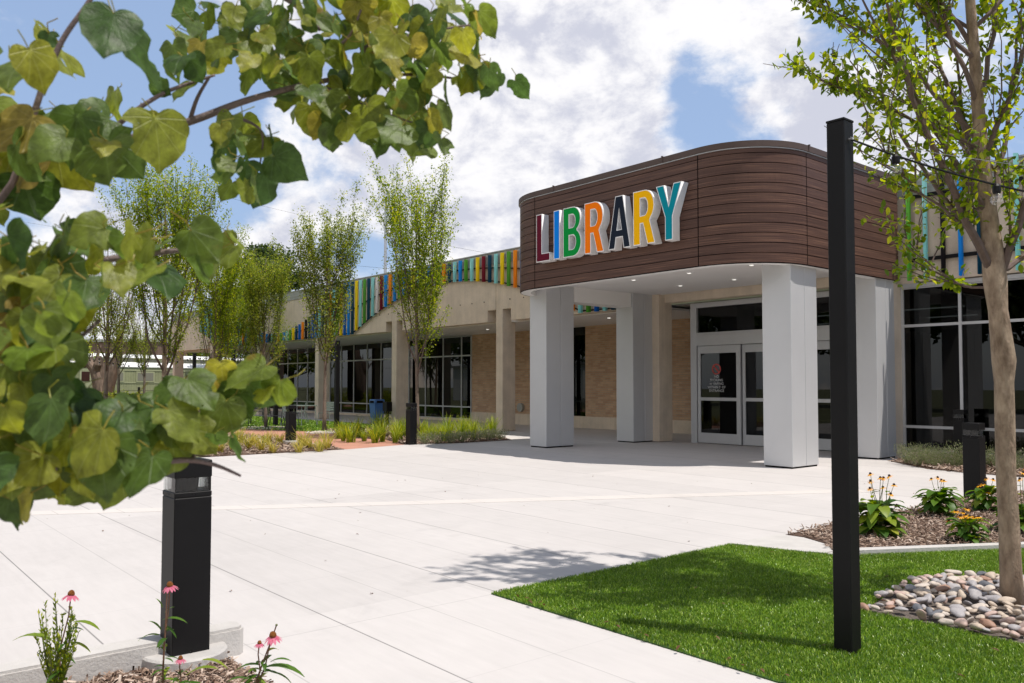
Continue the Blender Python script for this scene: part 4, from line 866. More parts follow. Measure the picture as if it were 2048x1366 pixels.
# ------------------------------------------------------------------ trees
def grow(seed, Ht, th, r0, nmain, spread, nleaf, ls, lean=(0, 0), bare=0., top_pow=1.0, knots=True, sub=6, leafT=None):
    r = random.Random(seed); nr = np.random.default_rng(seed); tr = MB(); br = MB(); tips = []
    n = 14; pts = []; rad = []
    for i in range(n+1):
        u = i/n; z = Ht*.86*u
        pts.append(Vector((lean[0]*u+.05*math.sin(5*u+seed), lean[1]*u+.05*math.cos(4*u+seed*2)-.05*math.cos(seed*2), z)))
        fl = 1+.35*math.exp(-z/.12); rad.append(max(.008, r0*fl*(1-u)**.75*(.92+.16*r.random())))
    tr.tube(pts, rad, 10)
    def at(z):
        u = min(.999, z/(Ht*.86))*n; i = int(u); return pts[i].lerp(pts[i+1], u-i), rad[i]+(rad[i+1]-rad[i])*(u-i)
    segs = []
    for k in range(nmain):
        z = th+(Ht*.62-th)*(k/nmain)**1.1+r.uniform(-.05, .05); p, rr_ = at(z); az = k*2.399+r.uniform(-.3, .3)
        L = (Ht-z)*r.uniform(.72, .98)*(.85 if k > nmain*.6 else 1); out = spread*r.uniform(.7, 1.15)*(1-.35*k/nmain); pp = [p]; m = 8
        for i in range(1, m+1):
            u = i/m; o_ = out*(1-math.exp(-2.6*u))*1.05; zz_ = L*(u**1.15)*.92
            pp.append(p+Vector((math.cos(az)*o_+r.gauss(0, .02), math.sin(az)*o_+r.gauss(0, .02), zz_)))
        rb_ = max(.008, rr_*r.uniform(.38, .55)); ra = [max(.004, rb_*(1-u/m)**.8) for u in range(m+1)]; (tr if False else br).tube(pp, ra, 6)
        for i in range(2, m): segs.append((pp[i], pp[i+1], .7+.6*i/m))
        for q in range(sub):
            i = r.randint(1, m-2); b0 = pp[i]; a2 = az+r.uniform(-1.5, 1.5); L2 = L*r.uniform(.18, .42); o2 = r.uniform(.25, .6)
            sp_ = [b0+Vector((math.cos(a2)*o2*L2*v, math.sin(a2)*o2*L2*v, L2*v**1.1)) + Vector((r.gauss(0, .012), r.gauss(0, .012), 0)) for v in (0, .33, .66, 1)]
            br.tube(sp_, [max(.003, rb_*.35), max(.003, rb_*.28), .0035, .002], 4)
            for a_, b_ in zip(sp_[:-1], sp_[1:]): segs.append((a_, b_, 1.6))
    for i in range(int(n*.55), n): segs.append((pts[i], pts[i+1], 1.))
    # leaves
    Wt = np.array([(b_-a_).length*w for a_, b_, w in segs])
    if bare:
        zc = np.array([(a_.z+b_.z)/2 for a_, b_, w in segs]); Wt = Wt*np.where(zc > Ht*(1-bare), .06, 1.)
    idx = nr.choice(len(segs), nleaf//3, p=Wt/Wt.sum()); u = nr.random(len(idx))[:, None]
    A = np.array([tuple(s_[0]) for s_ in segs])[idx]; Bq = np.array([tuple(s_[1]) for s_ in segs])[idx]
    P = A+(Bq-A)*u; P = np.repeat(P, 3, 0)+nr.normal(0, ls*1.1, (len(P)*3, 3))
    D = rnd_dirs(len(P), nr)*.8+np.array([0, 0, -.15]); Nn = rnd_dirs(len(P), nr)*.55+np.array([0, 0, 1.]); sz = ls*nr.uniform(.6, 1.25, len(P))
    V, FF = place(leafT or T_simple(), P, D, Nn, sz)
    return tr, br, V, FF
def make_tree(label, loc, rz, args, leafm, barkm, group=None, name='young_tree', cat='tree', stake=False, **kw):
    t = thing(name, label, cat, loc, rz, group); tr, br, V, FF = grow(*args, **kw)
    tr.build('trunk', barkm, t, smooth=True); br.build('branches', M['twig'], t); npmesh('crown', V, FF, leafm, t); return t
grp = 'young vase-shaped trees in the courtyard'
tA = make_tree('young vase-shaped tree rising from the tall green grasses in front of an arcade column', FOOT(836, 22.8), 0, (3, 8.2, 1.7, .055, 18, .85, 22000, .072), M['leaf'], M['bark'], grp)
tB = make_tree('young tree with a clear straight trunk left of the blue bin', FOOT(648, 26.5), 0, (8, 8.0, 1.9, .062, 18, .92, 22000, .075), M['leaf_far'], M['bark'], grp)
tC = make_tree('bushy young tree with tall split crown over the lit coach', FOOT(326, 23.5), 0, (15, 8.7, 1.6, .085, 24, 1.15, 36000, .074), M['leaf'], M['bark_grey'], grp)
tD = make_tree('half bare young tree with brown seed heads, in front of the pollarded stump', FOOT(209, 25.5), 0, (21, 7.2, 1.9, .075, 14, 1.1, 5500, .066), M['leaf_far'], M['bark'], grp, bare=.42)
dup(tB, FOOT(531, 28.5), 2.0, 'young tree in front of the low fins, left of the path bollard', .85)
dup(tA, FOOT(431, 27), 1.1, 'young tree behind the redbud twig, right of the bushy one', .88)
dup(tC, FOOT(470, 38), 2.7, 'young tree in the gap at the end of the arcade', .86)
dup(tD, FOOT(127, 29), 1.6, 'thin young tree just right of the leftmost pole', .95)
dup(tD, FOOT(236, 40), .5, 'slender young tree right of the pollarded stump', 1.02)
dup(tD, FOOT(290, 40), 3.5, 'slender young tree beside the black opening under the coach', .95)
# right-hand specimen tree
RTp = Vector((-2.06, 6.02, 0))
def big_right():
    r = random.Random(5); nr = np.random.default_rng(5); t = thing('specimen_tree', 'nearest tree, pale-barked with small yellow-green leaves, rising from the river stones', 'tree', RTp)
    rt = Vector((RT[0], RT[1], 0)); fwv = Vector((FW[0], FW[1], 0))
    def L(px_, py_, dd=0.): p = AT(px_, py_, 5.47+dd); return p-RTp
    tr = MB(); tp = [(2026, 1222), (2022, 1150), (2018, 1050), (2012, 950), (2010, 850), (2008, 765), (2008, 722), (1996, 620), (1990, 560), (1985, 500), (1978, 430), (1970, 360), (1962, 290), (1955, 200), (1948, 100), (1940, 0), (1932, -120), (1925, -260), (1918, -420), (1912, -600)]
    tr.tube([L(*p) for p in tp], [.080, .066, .062, .059, .060, .058, .072, .058, .072, .064, .052, .046, .042, .038, .034, .03, .026, .02, .013, .006], 16)
    tr.build('trunk', M['bark_grey'], t, smooth=True)
    br = MB(); segs = []
    limbs = [((1988, 545), (1870, 330), (1800, 150), (1760, -60), -.2, .030), ((1985, 520), (1905, 420), (1840, 330), (1700, 120), .1, .026), ((1992, 560), (2060, 430), (2090, 250), (2110, 0), -.1, .030),
             ((1980, 480), (1940, 380), (1915, 200), (1895, -60), .25, .024), ((1976, 440), (2010, 330), (2030, 150), (2050, -100), .2, .024), ((1978, 430), (1890, 300), (1770, 100), (1690, -80), -.15, .022),
             ((1968, 350), (1900, 200), (1840, 20), (1800, -200), .35, .020), ((1966, 320), (2020, 200), (2070, 60), (2120, -140), -.15, .02), ((1962, 290), (1860, 160), (1720, 40), (1610, -10), .15, .020),
             ((1992, 570), (1890, 600), (1840, 500), (1800, 470), .25, .010), ((1984, 500), (1860, 400), (1780, 330), (1720, 250), -.1, .012), ((1958, 220), (1880, 60), (1850, -150), (1830, -350), -.05, .018), ((1955, 200), (2000, 40), (2020, -150), (2030, -350), .3, .018),
             ((1950, 120), (1800, 0), (1700, -150), (1650, -300), 0, .016), ((1990, 545), (2080, 520), (2150, 380), (2200, 200), .2, .022), ((1945, 60), (2080, -60), (2160, -250), (2200, -400), 0, .016),
             ((1970, 380), (1930, 250), (1870, 230), (1720, 170), .3, .014), ((1965, 300), (1800, 230), (1720, 190), (1655, 165), -.1, .012),
             ((1940, 0), (1800, -250), (1700, -420), (1650, -600), .2, .018), ((1935, -60), (1980, -300), (2040, -500), (2080, -640), -.05, .018), ((1930, -150), (1880, -420), (1840, -560), (1835, -700), .3, .016), ((1925, -260), (1860, -480), (1760, -620), (1600, -640), .05, .014), ((1950, 100), (1820, -120), (1660, -260), (1560, -420), .0, .016), ((1925, -260), (2000, -460), (2120, -560), (2240, -700), .3, .014), ((1920, -380), (1930, -650), (1950, -680), (1970, -760), .0, .012), ((1940, 20), (1900, -260), (1920, -480), (1930, -660), .1, .014), ((1945, 60), (1760, -60), (1640, -60), (1590, -120), .3, .013)]
    for a_, b_, c_, d_, dp, r0 in limbs:
        P0, P1, P2, P3 = L(*a_), L(*b_, dp), L(*c_, dp*2), L(*d_, dp*2.6); pp = []
        m = 12
        for i in range(m+1):
            u = i/m; pp.append(P0*(1-u)**3+P1*3*u*(1-u)**2+P2*3*u*u*(1-u)+P3*u**3+Vector((r.gauss(0, .008), r.gauss(0, .008), 0)))
        br.tube(pp, [max(.004, r0*(1-.85*i/m)) for i in range(m+1)], 7)
        for i in range(3, m): segs.append((pp[i], pp[i+1], .5))
        for q in range(11):
            i = r.randint(2, m-1); d0 = (pp[i]-pp[i-1]).normalized(); az = r.uniform(0, 6.28); L2 = r.uniform(.25, .75)
            dv = (d0*1.0+Vector((math.cos(az), math.sin(az), .25))*.65).normalized()
            sp_ = [pp[i]+dv*L2*v+Vector((0, 0, .10*L2*v*v))+Vector((r.gauss(0, .01), r.gauss(0, .01), 0)) for v in (0, .25, .5, .75, 1)]
            br.tube(sp_, [.006, .005, .004, .003, .002], 5)
            for x_, y_ in zip(sp_[:-1], sp_[1:]): segs.append((x_, y_, 1.5))
            if r.random() < .6:
                j = r.randint(1, 3); az = r.uniform(0, 6.28); dv2 = (dv+Vector((math.cos(az), math.sin(az), 0))*.8).normalized(); e_ = sp_[j]+dv2*r.uniform(.12, .3); br.tube([sp_[j], e_], [.003, .0018], 4); segs.append((sp_[j], e_, 2.))
    br.build('branches', M['twig'], t)
    Wt = np.array([(b_-a_).length*w*(1.7 if a_.z > 3.9 else 1.) for a_, b_, w in segs]); n = 15500
    idx = nr.choice(len(segs), n//2, p=Wt/Wt.sum()); u = nr.random(len(idx))[:, None]
    A = np.array([tuple(s_[0]) for s_ in segs])[idx]; Bq = np.array([tuple(s_[1]) for s_ in segs])[idx]
    P = np.repeat(A+(Bq-A)*u, 2, 0)+nr.normal(0, .022, (len(idx)*2, 3)); D = rnd_dirs(len(P), nr)+np.array([0, 0, -.35]); Nn = rnd_dirs(len(P), nr)*.6+np.array([0, 0, 1.])
    V, FF = place(T_leaf(.56, .15, .25), P, D, Nn, nr.uniform(.034, .07, len(P))); npmesh('crown', V, FF, M['leaf'], t, smooth=True)
    return t
big_right()
# distant broad trees
def broad(label, loc, Ht, rad_, nleaf, ls, m, seed, name='broadleaf_tree', group=None, trunk=True, squash=.75, th=.3):
    t = thing(name, label, 'tree', loc, 0, group); nr = np.random.default_rng(seed); r = random.Random(seed)
    tr = MB(); tr.tube([(0, 0, -.2), (.1, 0, Ht*th), (.0, .1, Ht*.6)], [Ht*.03, Ht*.024, Ht*.012], 8)
    C_ = []
    for k in range(16):
        az = k*2.4; q = r.random(); cz = Ht*(th+.12+(1-th-.22)*q); rr_ = rad_*math.sqrt(max(.05, 1-((q-.4)/.68)**2))*r.uniform(.45, .8); c = Vector((math.cos(az)*rr_, math.sin(az)*rr_, cz)); C_.append((c, rad_*r.uniform(.28, .45)))
        tr.tube([(0, 0, Ht*th*.9), c*.5+Vector((0, 0, Ht*th*.3)), c], [Ht*.012, Ht*.008, .03], 5)
    tr.build('trunk', M['bark'], t, smooth=True)
    ci = nr.integers(0, len(C_), nleaf); D0 = rnd_dirs(nleaf, nr); rr_ = nr.random(nleaf)**.4
    P = np.array([tuple(c[0]) for c in C_])[ci]+D0*(np.array([c[1] for c in C_])[ci]*rr_)[:, None]*np.array([1, 1, squash])
    V, FF = place(T_simple(.7), P, rnd_dirs(nleaf, nr), D0*.6+rnd_dirs(nleaf, nr)*.5+np.array([0, 0, .4]), ls*nr.uniform(.6, 1.3, nleaf)); npmesh('crown', V, FF, m, t); return t
broad('large dark evergreen rounding up behind the library roof', FOOT(520, 66), 13.0, 4.4, 17000, .26, M['leaf_dark'], 31)
g2 = 'leafy trees far behind the coach'
b1 = broad('low green tree at the left behind the leftmost pole', FOOT(95, 62), 5.4, 3.0, 6000, .22, M['leaf_far'], 32, group=g2)
for px_, w_, s_, lb in ((-60, 58, 1.5, 'leafy tree beyond the redbud at the far left'), (20, 75, 1.6, 'green tree hidden behind the lower redbud leaves'), (380, 110, 1.7, 'distant tree above the coach roof'), (450, 105, 1.5, 'distant tree seen past the end of the arcade')): dup(b1, FOOT(px_, w_), px_*.1, lb, s_)
# trees and pale building across the street, seen as reflections in the glass
g3 = 'street trees opposite the library'
b2 = broad('dark street tree opposite the library, reflected in the arcade glass', (-62, -16, 0), 11, 5.5, 6500, .5, M['leaf_dark'], 40, group=g3)
for i, (x, y) in enumerate(((-80, -22), (-52, -20), (-40, -17), (-28, -21), (-16, -17), (-4, -22), (8, -18), (20, -14), (28, -2), (34, 12))): dup(b2, (x, y, 0), i*1.3, None, 1+.1*(i % 3))
t = thing('storage_building', 'low pale flat-roofed building across the street, reflected in the glass', 'building', (-58, -11, 0)); m_ = MB(); m_.box(-9, 9, -3, 3, 0, 3.2); m_.build('wall', M['white'], t); m_ = MB(); m_.box(-9.2, 9.2, -3.2, 3.2, 3.2, 3.4); m_.build('roof', M['parapet'], t)
for k in range(3): m_ = MB(); m_.box(-6+5*k, -4.4+5*k, 2.99, 3.03, 0, 2.3); m_.build('door', M['parapet'], t)

# pollarded stump
t = thing('pollarded_stump', 'thick dead pollarded trunk with forked cut limbs before the coach', 'stump', FOOT(205, 46)); m_ = MB()
def SL(x, y, dd=0.): return AT(x, y, 46+dd)-FOOT(205, 46)
m_.tube([SL(207, 822), SL(206, 800), SL(202, 780), SL(196, 755), SL(190, 738), SL(178, 725), SL(166, 716)], [.56, .44, .40, .34, .30, .24, .16], 12)
m_.tube([SL(208, 800), SL(216, 775), SL(224, 750), SL(232, 728), SL(238, 700), SL(240, 670)], [.40, .34, .30, .27, .24, .14], 10)
m_.tube([SL(192, 745), SL(196, 728, -.2), SL(200, 712, -.2)], [.26, .22, .10], 8); m_.tube([SL(203, 775), SL(205, 745), SL(204, 718)], [.24, .20, .12], 8)
m_.build('trunk', M['deadwood'], t, smooth=False)
m_ = MB(); r = random.Random(3)
for k in range(16):
    a_ = SL(r.uniform(166, 236), r.uniform(712, 738)); m_.tube([a_, a_+Vector((r.uniform(-.4, .4), r.uniform(-.4, .4), r.uniform(.2, .8)))], [.09, .02], 5)
m_.build('snapped_stub', M['deadwood'], t)
t = thing('leaning_trunk', 'dark leaning bare trunk against the coach, left of the arcade end', 'tree', FOOT(405, 44)); m_ = MB(); f0 = FOOT(405, 44)
m_.tube([AT(398, 800, 44)-f0, AT(410, 770, 44)-f0, AT(424, 730, 44)-f0, AT(436, 700, 44)-f0, AT(452, 660, 44)-f0], [.5, .42, .32, .24, .12], 10); m_.build('trunk', M['deadwood'], t, smooth=True)

# ------------------------------------------------------------------ railway coach
q0, q1 = FOOT(138, 60), FOOT(437, 70); dv = (q1-q0).normalized(); ang = math.atan2(dv.y, dv.x); t = thing('railway_coach', 'old olive green railway passenger coach with white clerestory roof', 'railway coach', q0, ang)
Lc = 25.; zb, ze = .85, 2.85; sgn = -1 if (Vector((0, 0, 0))-q0).dot(Vector((-dv.y, dv.x, 0))) < 0 else 1   # side facing the camera
yn = 0.; yf = -sgn*2.9
Ys = lambda a_: a_*sgn
m_ = MB(); m_.box(0, Lc, min(yn, yf), max(yn, yf), zb, ze)
x = .05
while x < Lc-.05: m_.box(x, x+.07, min(Ys(.0), Ys(.02)), max(Ys(.0), Ys(.02)), zb, ze-.25); x += .13
m_.build('body', M['coach'], t)
m_ = MB(); 
for z0, z1 in ((zb-.02, zb+.05), (1.62, 1.70), (ze-.28, ze)): m_.box(-.02, Lc+.02, min(Ys(.021), Ys(.05)), max(Ys(.021), Ys(.05)), z0, z1)
m_.build('trim', M['coach_trim'], t)
for k in range(9):
    x = 2.6+2.45*k; f = MB(); f.box(x, x+1.5, min(Ys(.021), Ys(.075)), max(Ys(.021), Ys(.075)), 1.72, ze-.32); fo = f.build('window', M['coach_trim'], t); f = MB(); f.box(x+.1, x+1.4, min(Ys(.076), Ys(.085)), max(Ys(.076), Ys(.085)), 1.82, ze-.42); f.build('pane', M['coach_win'], fo)
f = MB(); f.box(.7, 1.6, min(Ys(.021), Ys(.07)), max(Ys(.021), Ys(.07)), zb+.05, ze-.3); fo = f.build('door', M['coach_trim'], t); f = MB(); f.box(.85, 1.45, min(Ys(.071), Ys(.08)), max(Ys(.071), Ys(.08)), 1.75, ze-.38); f.build('pane', M['brown_win'], fo)
m_ = MB(); prof = [(0.12, ze), (.12, ze+.05), (-.15, ze+.30), (-.72, ze+.42)]; prof += [(-2.9-a_, b_) for a_, b_ in prof[::-1]]
pl = [(Ys(a_), b_) for a_, b_ in prof]; i = 0
for (a_, b_), (c_, d_) in zip(pl[:-1], pl[1:]): m_.quad((-.3, a_, b_), (Lc+.3, a_, b_), (Lc+.3, c_, d_), (-.3, c_, d_))
m_.poly([(-.3, a_, b_) for a_, b_ in pl]); m_.poly([(Lc+.3, a_, b_) for a_, b_ in pl]); m_.build('roof', M['coach_roof'], t)
m_ = MB(); m_.box(.3, Lc-.3, min(Ys(-.72), Ys(-2.18)), max(Ys(-.72), Ys(-2.18)), ze+.3, ze+.75); co_ = m_.build('clerestory', M['coach_trim'], t)
m_ = MB()
for k in range(14): m_.box(.9+1.7*k, .9+1.7*k+1.2, min(Ys(-.715), Ys(-.70)), max(Ys(-.715), Ys(-.70)), ze+.48, ze+.68)
m_.build('clerestory_pane', M['coach_win'], co_)
m_ = MB(); pr2 = [(-.5, ze+.75), (-.85, ze+.98), (-1.45, ze+1.05), (-2.05, ze+.98), (-2.4, ze+.75)]; pl = [(Ys(a_), b_) for a_, b_ in pr2]
for (a_, b_), (c_, d_) in zip(pl, pl[1:]+pl[:1]): m_.quad((.1, a_, b_), (Lc-.1, a_, b_), (Lc-.1, c_, d_), (.1, c_, d_))
m_.poly([(.1, a_, b_) for a_, b_ in pl]); m_.poly([(Lc-.1, a_, b_) for a_, b_ in pl]); m_.build('clerestory_roof', M['coach_roof'], co_)
m_ = MB(); m_.box(.2, Lc-.2, min(Ys(-.1), Ys(-2.8)), max(Ys(-.1), Ys(-2.8)), .5, zb-.02); m_.box(7, 11, min(Ys(-.3), Ys(-2.6)), max(Ys(-.3), Ys(-2.6)), .1, .6); m_.build('underframe', M['dark'], t)
for x in (2.2, 4.2, Lc-4.2, Lc-2.2):
    f = MB(); f.tube([(x, Ys(-.45), .35), (x, Ys(-.33), .35)], .40, 20); f.build('wheel', M['dark'], t)
# brown building beyond
q0 = FOOT(60, 98); t = thing('brown_building', 'long brown brick building with a band of windows behind the coach', 'building', q0, math.atan2(RT[1], RT[0])); m_ = MB(); m_.box(0, 15, 0, 12, 0, 6.6); m_.build('wall', M['farbrick'], t)
m_ = MB(); m_.box(-.2, 15.2, -.2, 12, 6.6, 6.9); m_.build('roof', M['parapet'], t)
for k in range(7): m_ = MB(); m_.box(.6+2.1*k, 2.4+2.1*k, -.03, .02, 3.9, 5.0); m_.build('window', M['farglass'], t)
q0 = FOOT(-330, 120); t = thing('tan_building', 'low tan building far off at the left edge', 'building', q0, math.atan2(RT[1], RT[0])); m_ = MB(); m_.box(0, 22, 0, 12, 0, 5.4); m_.build('wall', M['precast'], t); m_ = MB(); m_.box(-.2, 22.2, -.2, 12, 5.4, 5.7); m_.build('roof', M['parapet'], t)
# fence
t = thing('wire_fence', 'low black post and wire fence along the back of the courtyard', 'fence'); fp = [FOOT(px_, w_) for px_, w_ in ((20, 47), (90, 48), (193, 49.5), (278, 51), (360, 53), (440, 56), (520, 60))]
for p in fp: m_ = MB(); m_.box(p.x-.06, p.x+.06, p.y-.06, p.y+.06, 0, 1.35); m_.build('post', M['black'], t)
m_ = MB()
for z in np.arange(.15, 1.25, .14):
    for a_, b_ in zip(fp[:-1], fp[1:]): m_.tube([a_+Vector((0, 0, z)), b_+Vector((0, 0, z))], .006 if z < 1.1 else .016, 4)
m_.build('wire', M['black'], t)
# utility pole and wires
up0 = FOOT(769, 62); t = thing('light_mast', 'thin grey mast showing above the tree behind the library roof', 'mast', up0); m_ = MB(); zt_ = (AT(769, 392, 62)).z; m_.tube([(0, 0, 0), (0, 0, zt_)], [.14, .10], 8); m_.build('post', M['metal'], t); m_ = MB(); m_.box(-.1, .35, -.08, .08, zt_-.25, zt_-.1); m_.build('head', M['metal'], t)
for i, (a_, b_, lb) in enumerate((((-80, 420), (1060, 560), 'upper'), ((-80, 455), (1000, 575), 'lower'), ((150, 308), (1120, 532), 'highest'))):
    t = thing('utility_wire', lb+' thin overhead wire crossing the sky behind the trees', 'wire', AT(*a_, 130)); m_ = MB(); e_ = AT(*b_, 95)-AT(*a_, 130)
    m_.tube([e_*u+Vector((0, 0, -1.2*4*u*(1-u))) for u in [k/12 for k in range(13)]], .016, 4); m_.build('cable', M['dark'], t)

# ------------------------------------------------------------------ planting
def strap(nb_, h, w, spread, seed, droop=.5, m=M['grassy'], up=.5):
    nr = np.random.default_rng(seed); V = []; Fc = []; K = 5
    for k in range(nb_):
        az = nr.uniform(0, 6.283); L_ = h*nr.uniform(.55, 1.1); o_ = spread*nr.uniform(.15, 1); d = np.array([math.cos(az), math.sin(az), 0]); s_ = np.array([-math.sin(az), math.cos(az), 0])*w/2; b0 = d*nr.uniform(0, .06)+np.array([nr.normal(0, .03), nr.normal(0, .03), 0]); i = len(V)
        for j in range(K):
            u = j/(K-1); p = b0+d*o_*u**1.6+np.array([0, 0, L_*(u-droop*.5*u**2.6*nr.uniform(.5, 1.5))]); ww = (1-u**2*.95); V += [p-s_*ww, p+s_*ww]
        for j in range(K-1): a_ = i+j*2; Fc.append((a_, a_+1, a_+3, a_+2))
    return np.array(V), np.array(Fc)
def clump(label, loc, m, cat, group, name, nb_, h, w, spread, seed, droop=.5):
    V, Fc = strap(nb_, h, w, spread, seed, droop); o = npmesh(name, V, Fc, m); o.location = loc; tag(o, label, cat, group); return o
protos = [clump('upright clump of bright green grass in the bed by the arcade', (0, 0, .01), M['grassy'], 'ornamental grass', 'green grass clumps in the bed by the arcade', 'grass_clump', 70, .80, .018, .52, 50+i, .55) for i in range(3)]
r = random.Random(9); pos = []
pxs = [(688, 21.6), (708, 21.2), (728, 21.6), (748, 21.0), (768, 21.4), (790, 21.0), (806, 21.7), (848, 21.2), (866, 21.8), (884, 21.3), (902, 22.0), (920, 21.8), (936, 22.4), (952, 22.2), (968, 22.9), (984, 23.0), (700, 22.9), (722, 23.3), (744, 22.7), (766, 23.2), (788, 22.8), (812, 23.4), (838, 23.0), (858, 23.5), (880, 23.1), (902, 23.8), (926, 23.6), (950, 24.0), (676, 22.6), (715, 24.4), (760, 24.3), (800, 24.6), (850, 24.6), (890, 24.9), (930, 25.2)]
for i, (px_, w_) in enumerate(pxs):
    p = FOOT(px_+r.uniform(-6, 6), w_, .01); o = protos[i % 3] if i < 3 else protos[i % 3].copy()
    if i >= 3: col.objects.link(o)
    o.location = p; o.rotation_euler = (0, 0, r.uniform(0, 6)); s_ = r.uniform(.6, 1.2); o.scale = (s_, s_, s_*r.uniform(.75, 1.15))
protos = [clump('low sprawling clump of yellowing grass beside the red path', (0, 0, .01), M['grassy_y'], 'ornamental grass', 'yellow grass clumps beside the red path', 'grass_clump', 60, .48, .016, .50, 60+i, .6) for i in range(3)]
pxs = [(440, 17.8), (470, 18.3), (500, 18.8), (525, 18.2), (548, 17.9), (600, 18.0), (622, 18.8), (640, 18.2), (505, 20.2), (535, 20.0), (560, 20.6), (610, 19.6), (480, 20.6), (655, 18.9), (410, 18.0)]
for i, (px_, w_) in enumerate(pxs):
    p = FOOT(px_, w_, .01); o = protos[i % 3] if i < 3 else protos[i % 3].copy()
    if i >= 3: col.objects.link(o)
    o.location = p; o.rotation_euler = (0, 0, r.uniform(0, 6)); s_ = r.uniform(.8, 1.2); o.scale = (s_,)*3
def bushlet(label, loc, m, group, name, n, h, rad_, ls, seed, cat='shrub', asp=.35):
    nr = np.random.default_rng(seed); az = nr.uniform(0, 6.283, n); u = nr.random(n)**.7; rr_ = rad_*nr.random(n)**.5*(.35+.65*u); P = np.stack([np.cos(az)*rr_, np.sin(az)*rr_, h*u*nr.uniform(.6, 1, n)], 1)
    D = np.stack([np.cos(az)*.6, np.sin(az)*.6, np.full(n, 1.)], 1)+nr.normal(0, .5, (n, 3)); V, FF = place(T_simple(asp), P, D, rnd_dirs(n, nr), ls*nr.uniform(.6, 1.3, n)); q_ = MB()
    for k in range(0, n, 14): q_.tri((0, 0, 0), (.012, 0, 0), tuple(P[k]))
    FF = np.concatenate([FF, np.array(q_.f)+len(V)]); V = np.concatenate([V, np.array(q_.v)]); o = npmesh(name, V, FF, m); o.location = loc; tag(o, label, cat, group); return o
protos = [bushlet('small grey-green catmint plant under the right-hand windows', (0, 0, .01), M['sage'], 'catmint plants under the right-hand windows', 'catmint_plant', 900, .42, .30, .035, 70+i) for i in range(3)]
pxs = [(1815, 15.4), (1835, 15.0), (1852, 15.1), (1870, 14.8), (1888, 15.2), (1905, 14.7), (1990, 14.6), (2020, 14.9), (1845, 15.9), (1878, 16.0), (1948, 15.5), (2005, 15.6), (1825, 16.1), (2046, 15.0), (1925, 14.7), (1862, 15.4), (1965, 14.8), (2036, 14.3), (2010, 14.2)]
for i, (px_, w_) in enumerate(pxs):
    o = protos[i % 3] if i < 3 else protos[i % 3].copy()
    if i >= 3: col.objects.link(o)
    o.location = FOOT(px_, w_, .01); o.rotation_euler = (0, 0, r.uniform(0, 6)); s_ = r.uniform(.7, 1.15); o.scale = (s_, s_, s_*r.uniform(.7, 1))
p0 = bushlet('low grey-green plant at the tip of the grass bed', (0, 0, .01), M['sage'], 'low plants at the tip of the grass bed', 'catmint_plant', 700, .3, .28, .035, 77)
for i, (px_, w_) in enumerate(((900, 20.9), (925, 21.2), (950, 21.5), (975, 21.9), (1000, 22.3), (875, 20.8), (915, 21.6), (962, 22.3), (985, 22.4), (850, 20.6))):
    o = p0 if i == 0 else p0.copy()
    if i: col.objects.link(o)
    o.location = FOOT(px_, w_, .01); o.rotation_euler = (0, 0, i)
p0 = bushlet('yellow-green leafy shrub along the back fence of the courtyard', (0, 0, 0), M['grassy'], 'shrubs along the back fence', 'leafy_shrub', 900, 1.25, .75, .10, 78, asp=.6)
for i, (px_, w_) in enumerate(((150, 44), (172, 43), (196, 45), (222, 44), (248, 43.5), (262, 45), (284, 44), (306, 45), (335, 46), (358, 46), (380, 47), (130, 45))):
    o = p0 if i == 0 else p0.copy()
    if i: col.objects.link(o)
    o.location = FOOT(px_, w_); o.rotation_euler = (0, 0, i*1.7); s_ = r.uniform(.7, 1.15); o.scale = (s_,)*3
m_ = MB(); a_, b_, c_, d_ = FOOT(100, 41), FOOT(420, 44), FOOT(420, 52), FOOT(60, 50); m_.quad((*a_.xy, .012), (*b_.xy, .012), (*c_.xy, .012), (*d_.xy, .012)); struct(m_.build('back_bed_soil', M['redpath']))

